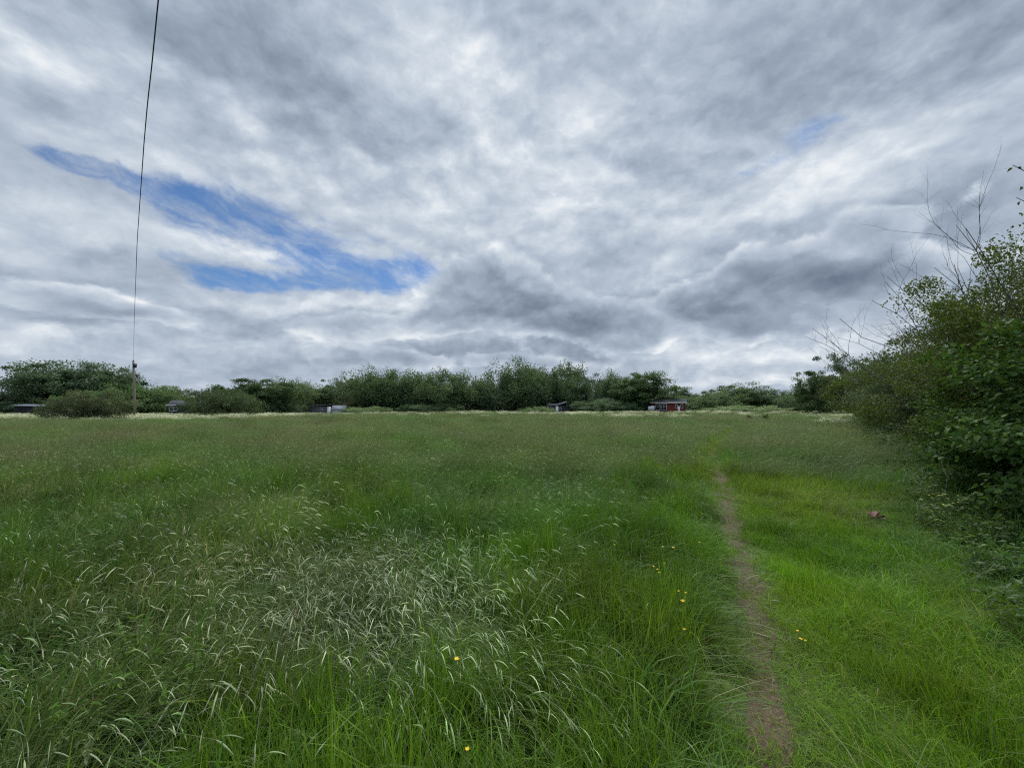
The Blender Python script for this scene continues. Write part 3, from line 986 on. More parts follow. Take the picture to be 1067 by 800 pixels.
def leaf_mesh(name, P, D, Nn, L, Wd, C, mat, six=False, fold=.12):
    """P base, D direction, Nn rough normal; one small folded leaf each"""
    n = len(P)
    D = unit(D); Sd = unit(np.cross(D, Nn)); Up = np.cross(Sd, D)
    L = L[:, None]; Wd = Wd[:, None]
    if six:
        V = np.stack([P, P + D * L * .22 + Sd * Wd * .48 + Up * L * fold, P + D * L * .62 + Sd * Wd * .42 + Up * L * fold * .8,
                      P + D * L - Up * L * .12, P + D * L * .62 - Sd * Wd * .42 + Up * L * fold * .8, P + D * L * .22 - Sd * Wd * .48 + Up * L * fold], 1)
        f = np.array([(0, 1, 2), (0, 2, 3), (0, 3, 4), (0, 4, 5)]); m = 6
    else:
        V = np.stack([P, P + D * L * .45 + Sd * Wd * .5 + Up * L * fold, P + D * L, P + D * L * .45 - Sd * Wd * .5 + Up * L * fold], 1)
        f = np.array([(0, 1, 2), (0, 2, 3)]); m = 4
    F = ((np.arange(n) * m)[:, None, None] + f[None]).reshape(-1, 3)
    return make_mesh(name, V.reshape(-1, 3), [F], np.repeat(C, m, 0), mat)


def make_tree(seed, H, R, z0, nclump, nleaf, L, Wd, cols, trunk_r=.2, clump_r=.7, lumps=9, lump_a=.35, lean=(0, 0), up=.2,
              shell=.45, stems=1, six=False, flat=.75, top_spiky=0.0, limbs=22, airy=0.0, leaf_sd=.55, fork=.25):
    """meshes of one tree about H high, R crown radius; z0 = underside of the crown"""
    r = np.random.RandomState(seed)
    Rz = (H - z0) / 2; zc = z0 + Rz
    ld = unit(r.normal(0, 1, (lumps, 3))); la = r.uniform(.3, 1, lumps) * lump_a
    d = unit(r.normal(0, 1, (nclump, 3)))
    rad = np.ones(nclump)
    for k in range(lumps):
        rad += la[k] * np.clip((d @ ld[k] - .55) / .45, 0, 1) ** 1.3 - la[k] * .35 * np.clip((-(d @ ld[k]) - .6) / .4, 0, 1)
    rad = np.clip(rad, .7, 1.22)
    rf = r.uniform(0, 1, nclump) ** shell
    c = d * (rad * rf)[:, None] * np.array((R, R, Rz)) / 1.08
    if top_spiky:
        c[:, 2] += np.clip(c[:, 2], 0, None) * r.uniform(-.1, top_spiky, nclump)
    c[:, 2] += zc
    c[:, 2] = np.clip(c[:, 2], max(.15 * H * 0 + .12, z0 * .8), None)
    hf = np.clip(c[:, 2] / H, 0, 1.2)
    c[:, 0] += lean[0] * hf ** 1.5 * H; c[:, 1] += lean[1] * hf ** 1.5 * H
    # leaves in clumps, each clump with its own tone
    w = r.uniform(.4, 1.3, nclump); w /= w.sum()
    ci = r.choice(nclump, nleaf, p=w)
    cr = clump_r * r.uniform(.6, 1.3, nclump)
    g = r.normal(0, leaf_sd, (nleaf, 3))
    gl = np.linalg.norm(g, axis=1, keepdims=True); g *= np.minimum(1, 1.9 * leaf_sd / gl)
    g *= np.array((1, 1, flat))
    if top_spiky:
        g[:, 2] *= np.where(g[:, 2] > 0, 1 + 2.0 * top_spiky, 1)
    P = c[ci] + g * cr[ci][:, None]
    # bring the outline to the asked-for height and spread
    kz = H * .97 / np.percentile(P[:, 2], 98.5)
    off = np.array((lean[0], lean[1])) * np.clip(P[:, 2:3] / H, 0, 1.2) ** 1.5 * H
    kr = R / np.percentile(np.abs(P[:, 0] - off[:, 0]), 96)
    P = P * np.array((kr, kr, kz)); c = c * np.array((kr, kr, kz))
    P[:, 2] = np.clip(P[:, 2], .03, None)
    out = unit(P - np.array((0, 0, zc * .8)))
    D = unit(out * .5 + r.normal(0, .6, (nleaf, 3)) + np.array((lean[0] * 1.5, lean[1] * 1.5, up - .25)))
    Nn = unit(np.array((0, 0, 1.0)) + out * .4 + r.normal(0, .45, (nleaf, 3)))
    cc = np.asarray(cols)
    tone = r.uniform(.78, 1.22, nclump)
    C = cc[r.randint(0, len(cc), nleaf)] * tone[ci][:, None] * r.uniform(.85, 1.15, (nleaf, 1))
    crown = leaf_mesh('crown', P, D, Nn, L * r.uniform(.65, 1.25, nleaf), Wd * r.uniform(.7, 1.2, nleaf), C, m_leaf, six)
    # trunk (or stems) and limbs
    mb = MB()
    tops = []
    for s in range(stems):
        a = r.uniform(0, 2 * PI); q = 0 if stems == 1 else r.uniform(.1, .35) * R * .6
        b = np.array((q * math.cos(a), q * math.sin(a), -.1))
        e = np.array((q * 2.2 * math.cos(a) + lean[0] * H * .5, q * 2.2 * math.sin(a) + lean[1] * H * .5, z0 + Rz * r.uniform(.9, 1.4)))
        t = np.linspace(0, 1, 8)[:, None]
        pts = b + (e - b) * t + r.normal(0, .03 * R, (8, 3)) * np.array((1, 1, .3)) * t * (1.3 - t)
        rr = trunk_r * (1 - .75 * t[:, 0]); rr[0] *= 1.35
        mb.tube(pts, rr, 7)
        tops.append(pts)
    order = r.permutation(nclump)[:limbs]
    for i in order:
        pts0 = tops[r.randint(len(tops))]
        k = int(np.clip(np.searchsorted(pts0[:, 2], c[i][2] * r.uniform(fork, .8)), 2, 6))
        a = pts0[k]; b = c[i]
        mid = (a + b) / 2 + np.array((0, 0, .12 * np.linalg.norm(b - a))) + r.normal(0, .05 * R, 3)
        t = np.linspace(0, 1, 6)[:, None]
        pts = a * (1 - t) ** 2 + 2 * mid * t * (1 - t) + b * t ** 2
        r0 = trunk_r * (.32 if stems == 1 else .5)
        mb.tube(pts, r0 * (1 - .85 * t[:, 0]), 5)
    trunk = make_mesh('trunk', np.concatenate(mb.v), [np.concatenate(x) for x in (mb.t, mb.q) if x], np.concatenate(mb.c), m_bark, True)
    return crown, trunk


def plant_tree(name, label, cat, meshes, loc, rz=0.0, s=(1, 1, 1), tint=(1, 1, 1), group=None, stem_name='trunk', crown_name='crown'):
    t = thing(name, label, cat, loc, rz, group)
    c = link(crown_name, meshes[0], t); k = link(stem_name, meshes[1], t)
    t.scale = s
    c.color = (*tint, 1)
    return t


# kinds of distant trees, all about 10 m tall and scaled to the picture
G1 = [(.125, .178, .100), (.106, .156, .086), (.142, .190, .112), (.150, .194, .124)]
G2 = [(.080, .120, .060), (.068, .104, .052), (.096, .134, .066)]
G3 = [(.080, .108, .048), (.066, .094, .038), (.092, .116, .062)]
FAR = {
    'willow': [make_tree(300 + i, 10, 5.0, .5, 210, 24000, .36, .19, G1, .24, .95, 12, .30, lean=(.05, 0), up=1.0, top_spiky=.20, flat=1.7, shell=.58, leaf_sd=.50) for i in range(3)],
    'round': [make_tree(310 + i, 10, 5.2, .6, 210, 24000, .30, .24, G1, .26, .95, 12, .36, shell=.58, leaf_sd=.50) for i in range(3)],
    'dark': [make_tree(320 + i, 10, 4.6, .3, 210, 24000, .30, .24, G2, .25, .9, 10, .32, shell=.58, leaf_sd=.50) for i in range(2)],
    'airy': [make_tree(330 + i, 10, 4.4, 1.0, 70, 8500, .26, .19, G3, .16, .80, 12, .5, shell=.4, limbs=30, leaf_sd=.45) for i in range(2)],
    'thorn': [make_tree(340 + i, 10, 9.0, .2, 210, 22000, .44, .32, G1, .25, 1.5, 16, .6, stems=3, lean=(.12, 0), shell=.58, leaf_sd=.50) for i in range(2)],
    'scrub': [make_tree(350 + i, 10, 15.0, .1, 210, 20000, .58, .44, G1, .2, 1.9, 12, .3, stems=4, shell=.58, leaf_sd=.50) for i in range(2)],
}
KIND = {'willow': ('willow_tree', 'tree', 5.0), 'round': ('broadleaf_tree', 'tree', 5.2), 'dark': ('broadleaf_tree', 'tree', 4.6),
        'airy': ('thin_crowned_tree', 'tree', 4.4), 'thorn': ('hawthorn_bush', 'bush', 9.0), 'scrub': ('low_shrub', 'shrub', 15.0)}
# kind, variant, middle u, top v, width px, depth m, tint, label
ROW = [
 ('airy', 0, 4, 382, 46, 84, (.95, 1, 1), 'loose pale tree with sky showing through, cut by the left edge of the photo'),
 ('round', 0, 43, 393, 30, 92, (.9, 1, 1), 'smaller tree behind the low black shed, between the loose edge tree and the big dome'),
 ('round', 1, 72, 380, 70, 88, (.85, .95, .95), 'broad domed tree rising behind the low black shed, tallest on the left side'),
 ('willow', 0, 108, 387, 56, 92, (.85, .93, .9), 'rounded tree running down from the big dome towards the wooden pole'),
 ('thorn', 0, 92, 409, 48, 47, (.80, .72, .62), 'brownish green hawthorn bush bulging forward into the meadow in front of the domed tree'),
 ('airy', 1, 132, 391, 26, 66, (.55, .65, .55), 'thin topped thorn tree just left of the wooden pole'),
 ('thorn', 1, 122, 403, 66, 64, (.95, 1.1, .8), 'green bush around the foot of the wooden pole'),
 ('thorn', 0, 152, 405, 46, 68, (.9, 1.05, .75), 'green bush between the wooden pole and the dark cabin'),
 ('round', 2, 178, 404, 34, 90, (1.15, 1.1, .8), 'olive tree just behind the dark cabin with white window'),
 ('scrub', 0, 235, 408, 54, 60, (.66, .68, .52), 'olive scrub bush at the right end of the dark cabin'),
 ('dark', 0, 228, 403, 30, 84, (1.1, 1.2, 1), 'small humped tree above the scrub to the right of the dark cabin'),
 ('dark', 1, 271, 396, 50, 86, (1.0, 1.1, .95), 'dark rounded tree standing alone above its neighbours, halfway from dark cabin to grey hut'),
 ('round', 0, 250, 408, 30, 84, (.95, 1.1, .85), 'small green tree tucked against the left side of the dark rounded tree'),
 ('willow', 1, 305, 399, 42, 98, (1.1, 1.12, .95), 'mid green tree left of the grey weathered hut'),
 ('round', 1, 331, 402, 40, 106, (1, 1.08, .85), 'low green tree directly behind the grey weathered hut'),
 ('airy', 0, 349, 395, 26, 110, (.75, .9, .8), 'gappy tree behind the right end of the grey weathered hut'),
 ('round', 2, 366, 397, 34, 112, (.95, 1, .85), 'green tree just right of the gappy one behind the grey hut'),
 ('willow', 2, 385, 390, 54, 104, (.95, 1.0, .85), 'tall willow on the left of a touching pair, right of the grey hut'),
 ('willow', 0, 421, 390, 52, 104, (.95, 1.02, .85), 'tall willow on the right of a touching pair, right of the grey hut'),
 ('willow', 1, 463, 391, 60, 102, (.92, 1.0, .85), 'wide willow with wispy top beside the notch in the middle of the row'),
 ('round', 1, 499, 397, 34, 108, (.9, 1.0, .82), 'shorter tree filling the dip between two wide willows'),
 ('willow', 2, 537, 382, 58, 104, (.90, .98, .85), 'tallest willow of the row with a ragged top, left of the black hut'),
 ('willow', 0, 561, 389, 34, 108, (.9, .97, .85), 'narrow willow squeezed against the right side of the tallest one'),
 ('willow', 1, 588, 384, 46, 108, (.92, 1.0, .85), 'tall willow rising straight above the black hut'),
 ('airy', 1, 609, 391, 30, 112, (.7, .85, .7), 'thin tree with a bright hole of sky in it, right of the black hut'),
 ('willow', 2, 634, 392, 34, 108, (.9, 1.0, .85), 'willow between the thin tree and the dark tree by the red cabin'),
 ('round', 0, 654, 393, 32, 106, (.85, 1.0, .8), 'green tree pressed against the left of the dark tree by the red cabin'),
 ('dark', 0, 672, 390, 48, 98, (1.1, 1.25, 1.0), 'dark bushy tree standing over the left end of the red cabin'),
 ('round', 2, 709, 405, 28, 122, (.75, .9, .8), 'small dark tree peeping over the roof of the red cabin'),
 ('thorn', 1, 736, 409, 52, 106, (.95, 1.05, .8), 'green thicket tree just right of the red cabin'),
 ('round', 1, 776, 402, 50, 112, (.80, .92, .75), 'dark domed tree in the middle of the gap right of the red cabin'),
 ('thorn', 0, 808, 409, 46, 110, (.85, .98, .8), 'lower bushy tree sloping down from the dark domed tree'),
 ('thorn', 1, 839, 409, 46, 96, (.75, .88, .7), 'dark spreading bush left of the two tall pale trees by the hedge'),
 ('dark', 1, 851, 388, 34, 82, (1.0, 1.15, .9), 'dark tree at the left foot of the two tall pale trees by the hedge'),
 ('airy', 0, 873, 370, 42, 74, (.85, .95, .95), 'tall pale tree with a lacy top, nearest the far end of the hedge'),
 ('airy', 1, 894, 372, 34, 70, (.8, .95, .75), 'second tall lacy tree, half behind the far end of the hedge'),
 ('scrub', 1, 778, 423, 70, 92, (1.7, 1.7, 1.3), 'long pale green bramble mound in front of the trees right of the red cabin'),
 ('scrub', 0, 384, 424, 52, 94, (1.5, 1.5, 1.15), 'low light green shrub on the right of the grey hut'),
 ('scrub', 1, 295, 418, 34, 88, (.7, .8, .7), 'dark low shrub to the left of the grey hut'),
 ('thorn', 0, 368, 415, 20, 99, (1.35, .95, .9), 'reddish brown bush at the right end of the grey hut'),
 ('scrub', 1, 561, 424, 26, 92, (1.6, 1.6, 1.2), 'small light green shrub to the left of the black hut'),
 ('thorn', 1, 620, 416, 42, 96, (.8, .92, .8), 'low dark thorn bush spreading right from the black hut'),
 ('dark', 0, 508, 412, 12, 96, (.6, .7, .75), 'narrow dark conifer shaped bush below the dip between two wide willows'),
 ('scrub', 0, 450, 421, 60, 97, (.85, .95, .75), 'low undergrowth bush at the foot of the wide willow in the middle'),
 ('scrub', 1, 655, 420, 40, 97, (.75, .9, .75), 'low dark bush left of the pale tank'),
 ('scrub', 0, 12, 419, 60, 82, (.75, .85, .8), 'dark low scrub under the loose tree at the left edge'),
]
rt = np.random.RandomState(77)
for (kind, var, u, v, wpx, Y, tint, label) in ROW:
    name, cat, R0 = KIND[kind]
    top = at(u, v, Y)
    zb = float(ground_z(top[0], top[1]))
    H = top[2] - zb
    wid = wpx / FPX * Y
    sz = H / 9.9
    sx = wid * 1.14 / (2 * R0)
    rz = rt.uniform(-.5, .5) if kind in ('willow', 'thorn') else rt.uniform(-PI, PI)
    plant_tree(name, label, cat, FAR[kind][var % len(FAR[kind])], (top[0], top[1], zb), rz, (sx, sx * rt.uniform(.85, 1.1), sz), tint,
               'trees and bushes along the far side of the meadow')

# tangled undergrowth closing the foot of the wood behind the row
UG = [mk(260 + k).leaves(620, 2.6, .1, 4.6, .6, .42, [(.034, .050, .024), (.028, .042, .02), (.042, .060, .028)], .2) for k in range(3)]
xs = np.arange(-175, 118, 2.1); ru = np.random.RandomState(3)
P = np.concatenate([np.stack([xs + ru.normal(0, .8, len(xs)), 116 + ru.normal(0, 1.5, len(xs)) + k * 5 - np.clip(-xs - 60, 0, None) * .2], -1) for k in range(2)]); n = len(P)
stuff('undergrowth', 'dark mass of undergrowth closing the foot of the far wood', 'undergrowth', UG,
      np.stack([P[:, 0], P[:, 1], ground_z(P[:, 0], P[:, 1])], -1), ru.randint(0, 3, n),
      np.stack([np.zeros(n), np.zeros(n), ru.uniform(-PI, PI, n)], -1),
      np.stack([np.ones(n), np.ones(n), ru.uniform(.7, 1.25, n)], -1), np.repeat(ru.uniform(.85, 1.15, n)[:, None], 3, 1), m_grass)

# ------------------------------------------------------------------ the hedge on the right
HAW = [(.085, .126, .022), (.070, .108, .018), (.105, .138, .028), (.088, .118, .028)]
BROAD = [(.055, .112, .024), (.044, .094, .020), (.072, .132, .030)]
ELD = [(.058, .088, .040), (.048, .074, .034), (.072, .105, .046)]
# s along the hedge, set-back, height, radius, colours, leaf length/width, leaves, clumps, kind, label
HEDGE = [
 (0.7, .95, 2.8, 1.35, BROAD, .078, .062, 26000, 150, 1, 'maple_bush', 'darkest broad-leaved bush low at the right edge, in front of the hawthorns'),
 (3.0, .75, 2.75, 1.15, BROAD, .072, .058, 20000, 130, 1, 'maple_bush', 'brighter broad-leaved bush standing out from the fine-leaved hawthorns'),
 (3.2, 1.9, 5.0, 2.1, HAW, .050, .034, 85000, 230, 0, 'hawthorn_bush', 'tallest olive hawthorn at the right edge, below the overhanging sprig'),
 (5.8, 1.7, 4.9, 2.05, HAW, .052, .036, 70000, 200, 0, 'hawthorn_bush', 'olive hawthorn in the middle of the hedge with bare twigs behind it'),
 (8.8, 1.7, 4.5, 1.9, ELD, .085, .048, 34000, 130, 2, 'elder_bush', 'bluish green elder with layered flat sprays in the middle of the hedge'),
 (12.2, 1.9, 4.5, 2.2, ELD, .09, .055, 32000, 130, 2, 'elder_bush', 'farther elder whose layered top stands out against the sky'),
 (16.5, 2.0, 4.1, 2.4, HAW, .085, .055, 34000, 150, 0, 'hawthorn_bush', 'hawthorn beyond the elders, part of the dark far hedge'),
 (21.5, 2.0, 4.6, 2.7, ELD, .11, .07, 28000, 150, 0, 'hawthorn_bush', 'rounded hawthorn near the far end of the hedge'),
 (28.0, 2.0, 5.2, 3.1, HAW, .14, .09, 22000, 150, 0, 'hawthorn_bush', 'green hawthorn second from the far end of the hedge'),
 (36.0, 2.2, 5.4, 3.4, HAW, .17, .11, 20000, 150, 0, 'hawthorn_bush', 'farthest hawthorn where the hedge meets the tall pale trees'),
]
for i, (s, off, H, R, cols, L, Wd, nl, nc, style, name, label) in enumerate(HEDGE):
    x = 6.1 + .637 * s + .771 * off; y = 4.6 + .771 * s - .637 * off
    kw = dict(stems=5, shell=.6, limbs=50, lump_a=.34, lumps=14)
    if style == 1: kw.update(six=True, clump_r=.34, up=-.1, flat=.55, leaf_sd=.5)
    elif style == 2: kw.update(clump_r=.48, flat=.32, up=.0, lump_a=.4, leaf_sd=.5)
    else: kw.update(clump_r=.38 if s < 14 else .6, up=.35, flat=.8, leaf_sd=.48)
    ms = make_tree(400 + i, H, R, .12, nc, nl, L, Wd, cols, .055, **kw)
    plant_tree(name, label, 'bush', ms, (x, y, float(ground_z(x, y)) - .03), 0, (1, 1, 1), (1, 1, 1), 'bushes of the hedge on the right', 'stems')


# bare dead branches standing out of the hedge
def dead_shrub(label, seed, base, stems, thick):
    t = thing('dead_shrub', label, 'dead shrub', base, 0, 'bare dead shrubs in the hedge')
    r = np.random.RandomState(seed)

    def grow(mb, p, d, L, rad, depth):
        n = 9
        pts = [p]
        dd = d.copy()
        for k in range(n):
            dd = dd + r.normal(0, .13, 3) + np.array((0, 0, .02)); dd /= np.linalg.norm(dd)
            pts.append(pts[-1] + dd * L / n)
        pts = np.array(pts)
        mb.tube(pts, rad * (1 - .72 * np.linspace(0, 1, n + 1)), 5)
        if depth > 0:
            for k in range(r.randint(6, 10) if depth > 1 else r.randint(3, 6)):
                j = r.randint(3, n)
                e = pts[j] - pts[j - 1]; e /= np.linalg.norm(e)
                q = e + r.normal(0, .55, 3); q[2] += .15; q /= np.linalg.norm(q)
                grow(mb, pts[j], q, L * r.uniform(.2, .36), rad * (1 - .72 * j / n) * .62, depth - 1)
    for (dx_, dy_, dz_, L) in stems:
        mb = MB()
        d = np.array((dx_, dy_, dz_), float); d /= np.linalg.norm(d)
        grow(mb, np.array((r.normal(0, .12), r.normal(0, .12), .0)), d, L, thick, 2)
        mb.build('branch', m_dead, t, True)
    return t


m_dead, nt = new_mat('dead_wood')
N = NT(nt)
k = N.noise(N.n('ShaderNodeTexCoord').outputs['Object'], 9.0, 5, .6)
bs = N.n('ShaderNodeBsdfPrincipled')
N.put(bs.inputs['Base Color'], N.ramp(k, [(.3, (.075, .062, .052)), (.7, (.15, .13, .115))]))
bs.inputs['Roughness'].default_value = .9
N.put(N.n('ShaderNodeOutputMaterial').inputs[0], bs.outputs[0])


def hpos(s, off):
    x = 6.1 + .637 * s + .771 * off; y = 4.6 + .771 * s - .637 * off
    return (x, y, float(ground_z(x, y)))


dead_shrub('tall bare dead shrub rising above the hawthorns near the right edge', 61, hpos(3.4, 1.9),
           [(-.30, .25, 1, 4.9), (-.5, .3, 1, 5.1), (-.15, .35, 1, 4.8), (-.6, .2, 1, 5.3), (-.75, .15, 1, 5.4), (-.45, .4, 1, 4.8)], .017)
dead_shrub('bare dead shrub leaning left over the middle of the hedge', 62, hpos(5.2, 2.3),
           [(-.5, .3, 1, 5.4), (-.3, .5, 1, 5.3), (-.7, .3, 1, 5.6), (-.1, .3, 1, 5.2), (-.45, .0, 1, 5.5), (-.85, .1, 1, 5.6), (-.2, .1, 1, 5.2)], .017)
dead_shrub('smaller bare dead shrub with curved stems above the elder bushes', 63, hpos(9.6, 1.9),
           [(-.55, .2, 1, 5.9), (-.25, .3, 1, 6.0), (-.8, .2, 1, 6.1), (-.1, .3, 1, 5.7), (-.65, .0, 1, 6.0), (-.4, .4, 1, 5.6)], .020)

# the sprig hanging in at the top right belongs to a plum tree standing just outside the frame
PL = [(.060, .040, .036), (.072, .052, .036), (.050, .060, .026)]
tp = thing('plum_tree', 'overhanging purple-leaved twigs of a tree cut by the right edge, high above the hedge', 'tree', (8.2, 4.6, 0))
tip = at(1052, 182, 4.6) - np.array((8.2, 4.6, 0))
rp = np.random.RandomState(8)
mb = MB()
trk = np.array([(.0, 0, -.1), (.03, .02, 1.2), (-.02, 0, 2.6), (0.05, .04, 4.0), (.0, .0, 5.4)])
mb.tube(trk, np.array((.13, .10, .085, .06, .03)), 8)
lim = []
for tv, tu, st in ((172, 1055, 3.2), (206, 1059, 2.9), (190, 1068, 3.0)):
    e = at(tu, tv, 4.6 + rp.uniform(-.15, .15)) - np.array((8.2, 4.6, 0))
    a = np.array((0, 0, st))
    t = np.linspace(0, 1, 8)[:, None]
    pts = a * (1 - t) + e * t + np.array((0, 0, .12)) * np.sin(t * PI)
    lim.append(pts)
    mb.tube(pts, .022 * (1 - .85 * t[:, 0]), 5)
for k in range(10):
    a = trk[3] * rp.uniform(.6, 1.2); e = a + np.array((rp.uniform(.2, 1.5), rp.uniform(-1.2, 1.0), rp.uniform(.1, 1.2)))
    t = np.linspace(0, 1, 6)[:, None]
    pts = a * (1 - t) + e * t + np.array((0, 0, .15)) * np.sin(t * PI); lim.append(pts)
    mb.tube(pts, .025 * (1 - .85 * t[:, 0]), 5)
mb.build('trunk', m_bark, tp, True)
P = []
for i, pts in enumerate(lim):
    for q in range(34 if i < 3 else 130):
        f = rp.uniform(.45, 1.0) * (len(pts) - 1); j = min(int(f), len(pts) - 2)
        P.append(pts[j] + (pts[j + 1] - pts[j]) * (f - j) + rp.normal(0, .035 if i < 3 else .22, 3))
P = np.array(P); n = len(P)
me = leaf_mesh('crown', P, rp.normal(0, .7, (n, 3)) + np.array((-.3, 0, -.35)), rp.normal(0, .5, (n, 3)) + np.array((0, 0, 1)),
               rp.uniform(.05, .085, n), rp.uniform(.028, .042, n), np.array(PL)[rp.randint(0, 3, n)], m_leaf, True)
link('crown', me, tp).color = (1, 1, 1, 1)

# ------------------------------------------------------------------ huts, pole and wire
def paint(name, col, rough=.7, grain=(1, 1, 1), amt=.25, metal=0.0, scale=3.0):
    m, nt = new_mat(name)
    N = NT(nt)
    k = N.noise(N.vmath('MULTIPLY', N.n('ShaderNodeTexCoord').outputs['Object'], grain), scale, 6, .65)
    lo = tuple(c * (1 - amt) for c in col); hi = tuple(min(1, c * (1 + amt)) for c in col)
    bs = N.n('ShaderNodeBsdfPrincipled')
    N.put(bs.inputs['Base Color'], N.ramp(k, [(.3, lo), (.7, hi)]))
    bs.inputs['Roughness'].default_value = rough
    bs.inputs['Metallic'].default_value = metal
    N.put(N.n('ShaderNodeOutputMaterial').inputs[0], bs.outputs[0])
    return m


PLANK = (1, 1, 14)
m_black = paint('black_stained_boards', (.016, .016, .020), .7, PLANK)
m_dgrey = paint('weathered_grey_boards', (.10, .10, .115), .85, (1, 1, 12))
m_red = paint('dark_red_boards', (.14, .018, .015), .7, PLANK)
m_white = paint('white_paint', (.72, .72, .70), .5, amt=.08)
m_felt = paint('roofing_felt', (.055, .058, .064), .9)
m_sheet = paint('pale_sheet_roof', (.22, .25, .29), .5, (1, 9, 1))
m_pale = paint('pale_grey_paint', (.36, .39, .40), .5, amt=.12)
m_glass = paint('dark_window_glass', (.03, .035, .04), .08, amt=.1)
m_shade_deck = paint('painted_shade_and_deck_boards', (.02, .02, .022), .9)  # near-black: painted shade of the shed's open bay, also the dark deck
m_pole = paint('grey_creosoted_pole', (.19, .16, .12), .9, (7, 7, .6), .35)
m_wire = paint('black_cable', (.05, .05, .055), .6)


def gable(mb, x0, x1, y0, y1, z0, z1, over=.15, thick=.1, ridge='x'):
    """two sloping slabs; ridge runs along x (or y)"""
    def slab(a, b, c, d):
        up = np.array((0, 0, thick))
        v = np.array([a, b, c, d], float)
        V = np.concatenate([v, v + up])
        mb.add(V, quads=[(0, 3, 2, 1), (4, 5, 6, 7), (0, 1, 5, 4), (1, 2, 6, 5), (2, 3, 7, 6), (3, 0, 4, 7)])
    if ridge == 'x':
        ym = (y0 + y1) / 2
        slab((x0 - over, y0 - over, z0), (x1 + over, y0 - over, z0), (x1 + over, ym, z1), (x0 - over, ym, z1))
        slab((x0 - over, ym, z1), (x1 + over, ym, z1), (x1 + over, y1 + over, z0), (x0 - over, y1 + over, z0))
    else:
        xm = (x0 + x1) / 2
        slab((x0 - over, y0 - over, z0), (xm, y0 - over, z1), (xm, y1 + over, z1), (x0 - over, y1 + over, z0))
        slab((xm, y0 - over, z1), (x1 + over, y0 - over, z0), (x1 + over, y1 + over, z0), (xm, y1 + over, z1))


def walls(mb, x0, x1, y0, y1, h, rise=0.0, ridge='x'):
    if ridge == 'x':
        ym = (y0 + y1) / 2
        v = [(x0, y0, 0), (x1, y0, 0), (x1, y1, 0), (x0, y1, 0), (x0, y0, h), (x1, y0, h), (x1, y1, h), (x0, y1, h), (x0, ym, h + rise), (x1, ym, h + rise)]
        mb.add(v, quads=[(0, 1, 5, 4), (2, 3, 7, 6), (0, 4, 7, 3), (1, 2, 6, 5)], tris=[(4, 8, 7), (5, 6, 9)])
    else:
        xm = (x0 + x1) / 2
        v = [(x0, y0, 0), (x1, y0, 0), (x1, y1, 0), (x0, y1, 0), (x0, y0, h), (x1, y0, h), (x1, y1, h), (x0, y1, h), (xm, y0, h + rise), (xm, y1, h + rise)]
        mb.add(v, quads=[(0, 1, 5, 4), (2, 3, 7, 6), (0, 4, 7, 3), (1, 2, 6, 5)], tris=[(4, 5, 8), (6, 7, 9)])
    # weatherboard laps on the front
    k = .18
    while k < h - .05:
        mb.box(x0 + .01, x1 - .01, y0 - .022, y0 - .003, k, k + .03)
        k += .18


def window(par, x0, x1, y, z0, z1, bars=1, mat=None):
    w = .07
    mb = MB()
    mb.box(x0, x1, y - .07, y - .03, z0, z0 + w).box(x0, x1, y - .07, y - .03, z1 - w, z1)
    mb.box(x0, x0 + w, y - .07, y - .03, z0 + w, z1 - w).box(x1 - w, x1, y - .07, y - .03, z0 + w, z1 - w)
    for b in range(bars):
        xm = x0 + (x1 - x0) * (b + 1) / (bars + 1)
        mb.box(xm - .03, xm + .03, y - .068, y - .032, z0 + w, z1 - w)
    f = mb.build('window', mat or m_white, par)
    MB().box(x0 + w * .9, x1 - w * .9, y - .05, y - .04, z0 + w * .9, z1 - w * .9).build('pane', m_glass, f)
    return f


def spot(u, Y):
    p = at(u, 428, Y)
    return (p[0], p[1], float(ground_z(p[0], p[1])))


def facing(p):
    return -math.atan2(p[0], p[1])


# low open shed at the far left
p = spot(49, 74)
t = thing('low_shed', 'long low black shed with pale grey roof under the big domed tree', 'shed', p, facing(p) * .6)
mb = MB(); walls(mb, -4.2, 4.4, 0, 4, 2.15); mb.build('wall', m_black, t)
mb = MB(); mb.add(np.array([(-4.6, -.5, 2.20), (2.6, -.5, 2.12), (2.6, 4.3, 2.42), (-4.6, 4.3, 2.50), (-4.6, -.5, 2.28), (2.6, -.5, 2.20), (2.6, 4.3, 2.50), (-4.6, 4.3, 2.58)]),
                  quads=[(0, 3, 2, 1), (4, 5, 6, 7), (0, 1, 5, 4), (1, 2, 6, 5), (2, 3, 7, 6), (3, 0, 4, 7)])
mb.build('roof', m_sheet, t)
MB().box(-1.6, .4, -.05, -.02, .05, 1.4).build('door', m_shade_deck, t)  # flat dark panel: shade of the open bay painted on, no door leaf

# dark cabin with a white window
p = spot(193, 63)
t = thing('dark_cabin', 'dark cabin with grey roof and white window, half hidden right of the pole', 'cabin', p, facing(p) * .5)
mb = MB(); walls(mb, -2.6, 2.6, 0, 4, 2.0, .7); mb.build('wall', m_black, t)
mb = MB(); gable(mb, -2.6, 2.6, 0, 4, 2.0, 2.85, .35); mb.build('roof', m_felt, t)
window(t, -2.5, -1.2, 0, 1.15, 1.8, 1)
MB().box(-2.95, -1.4, -.40, -.36, 2.02, 2.14).build('fascia', m_white, t)

t.scale = (.85, .85, 1.0)
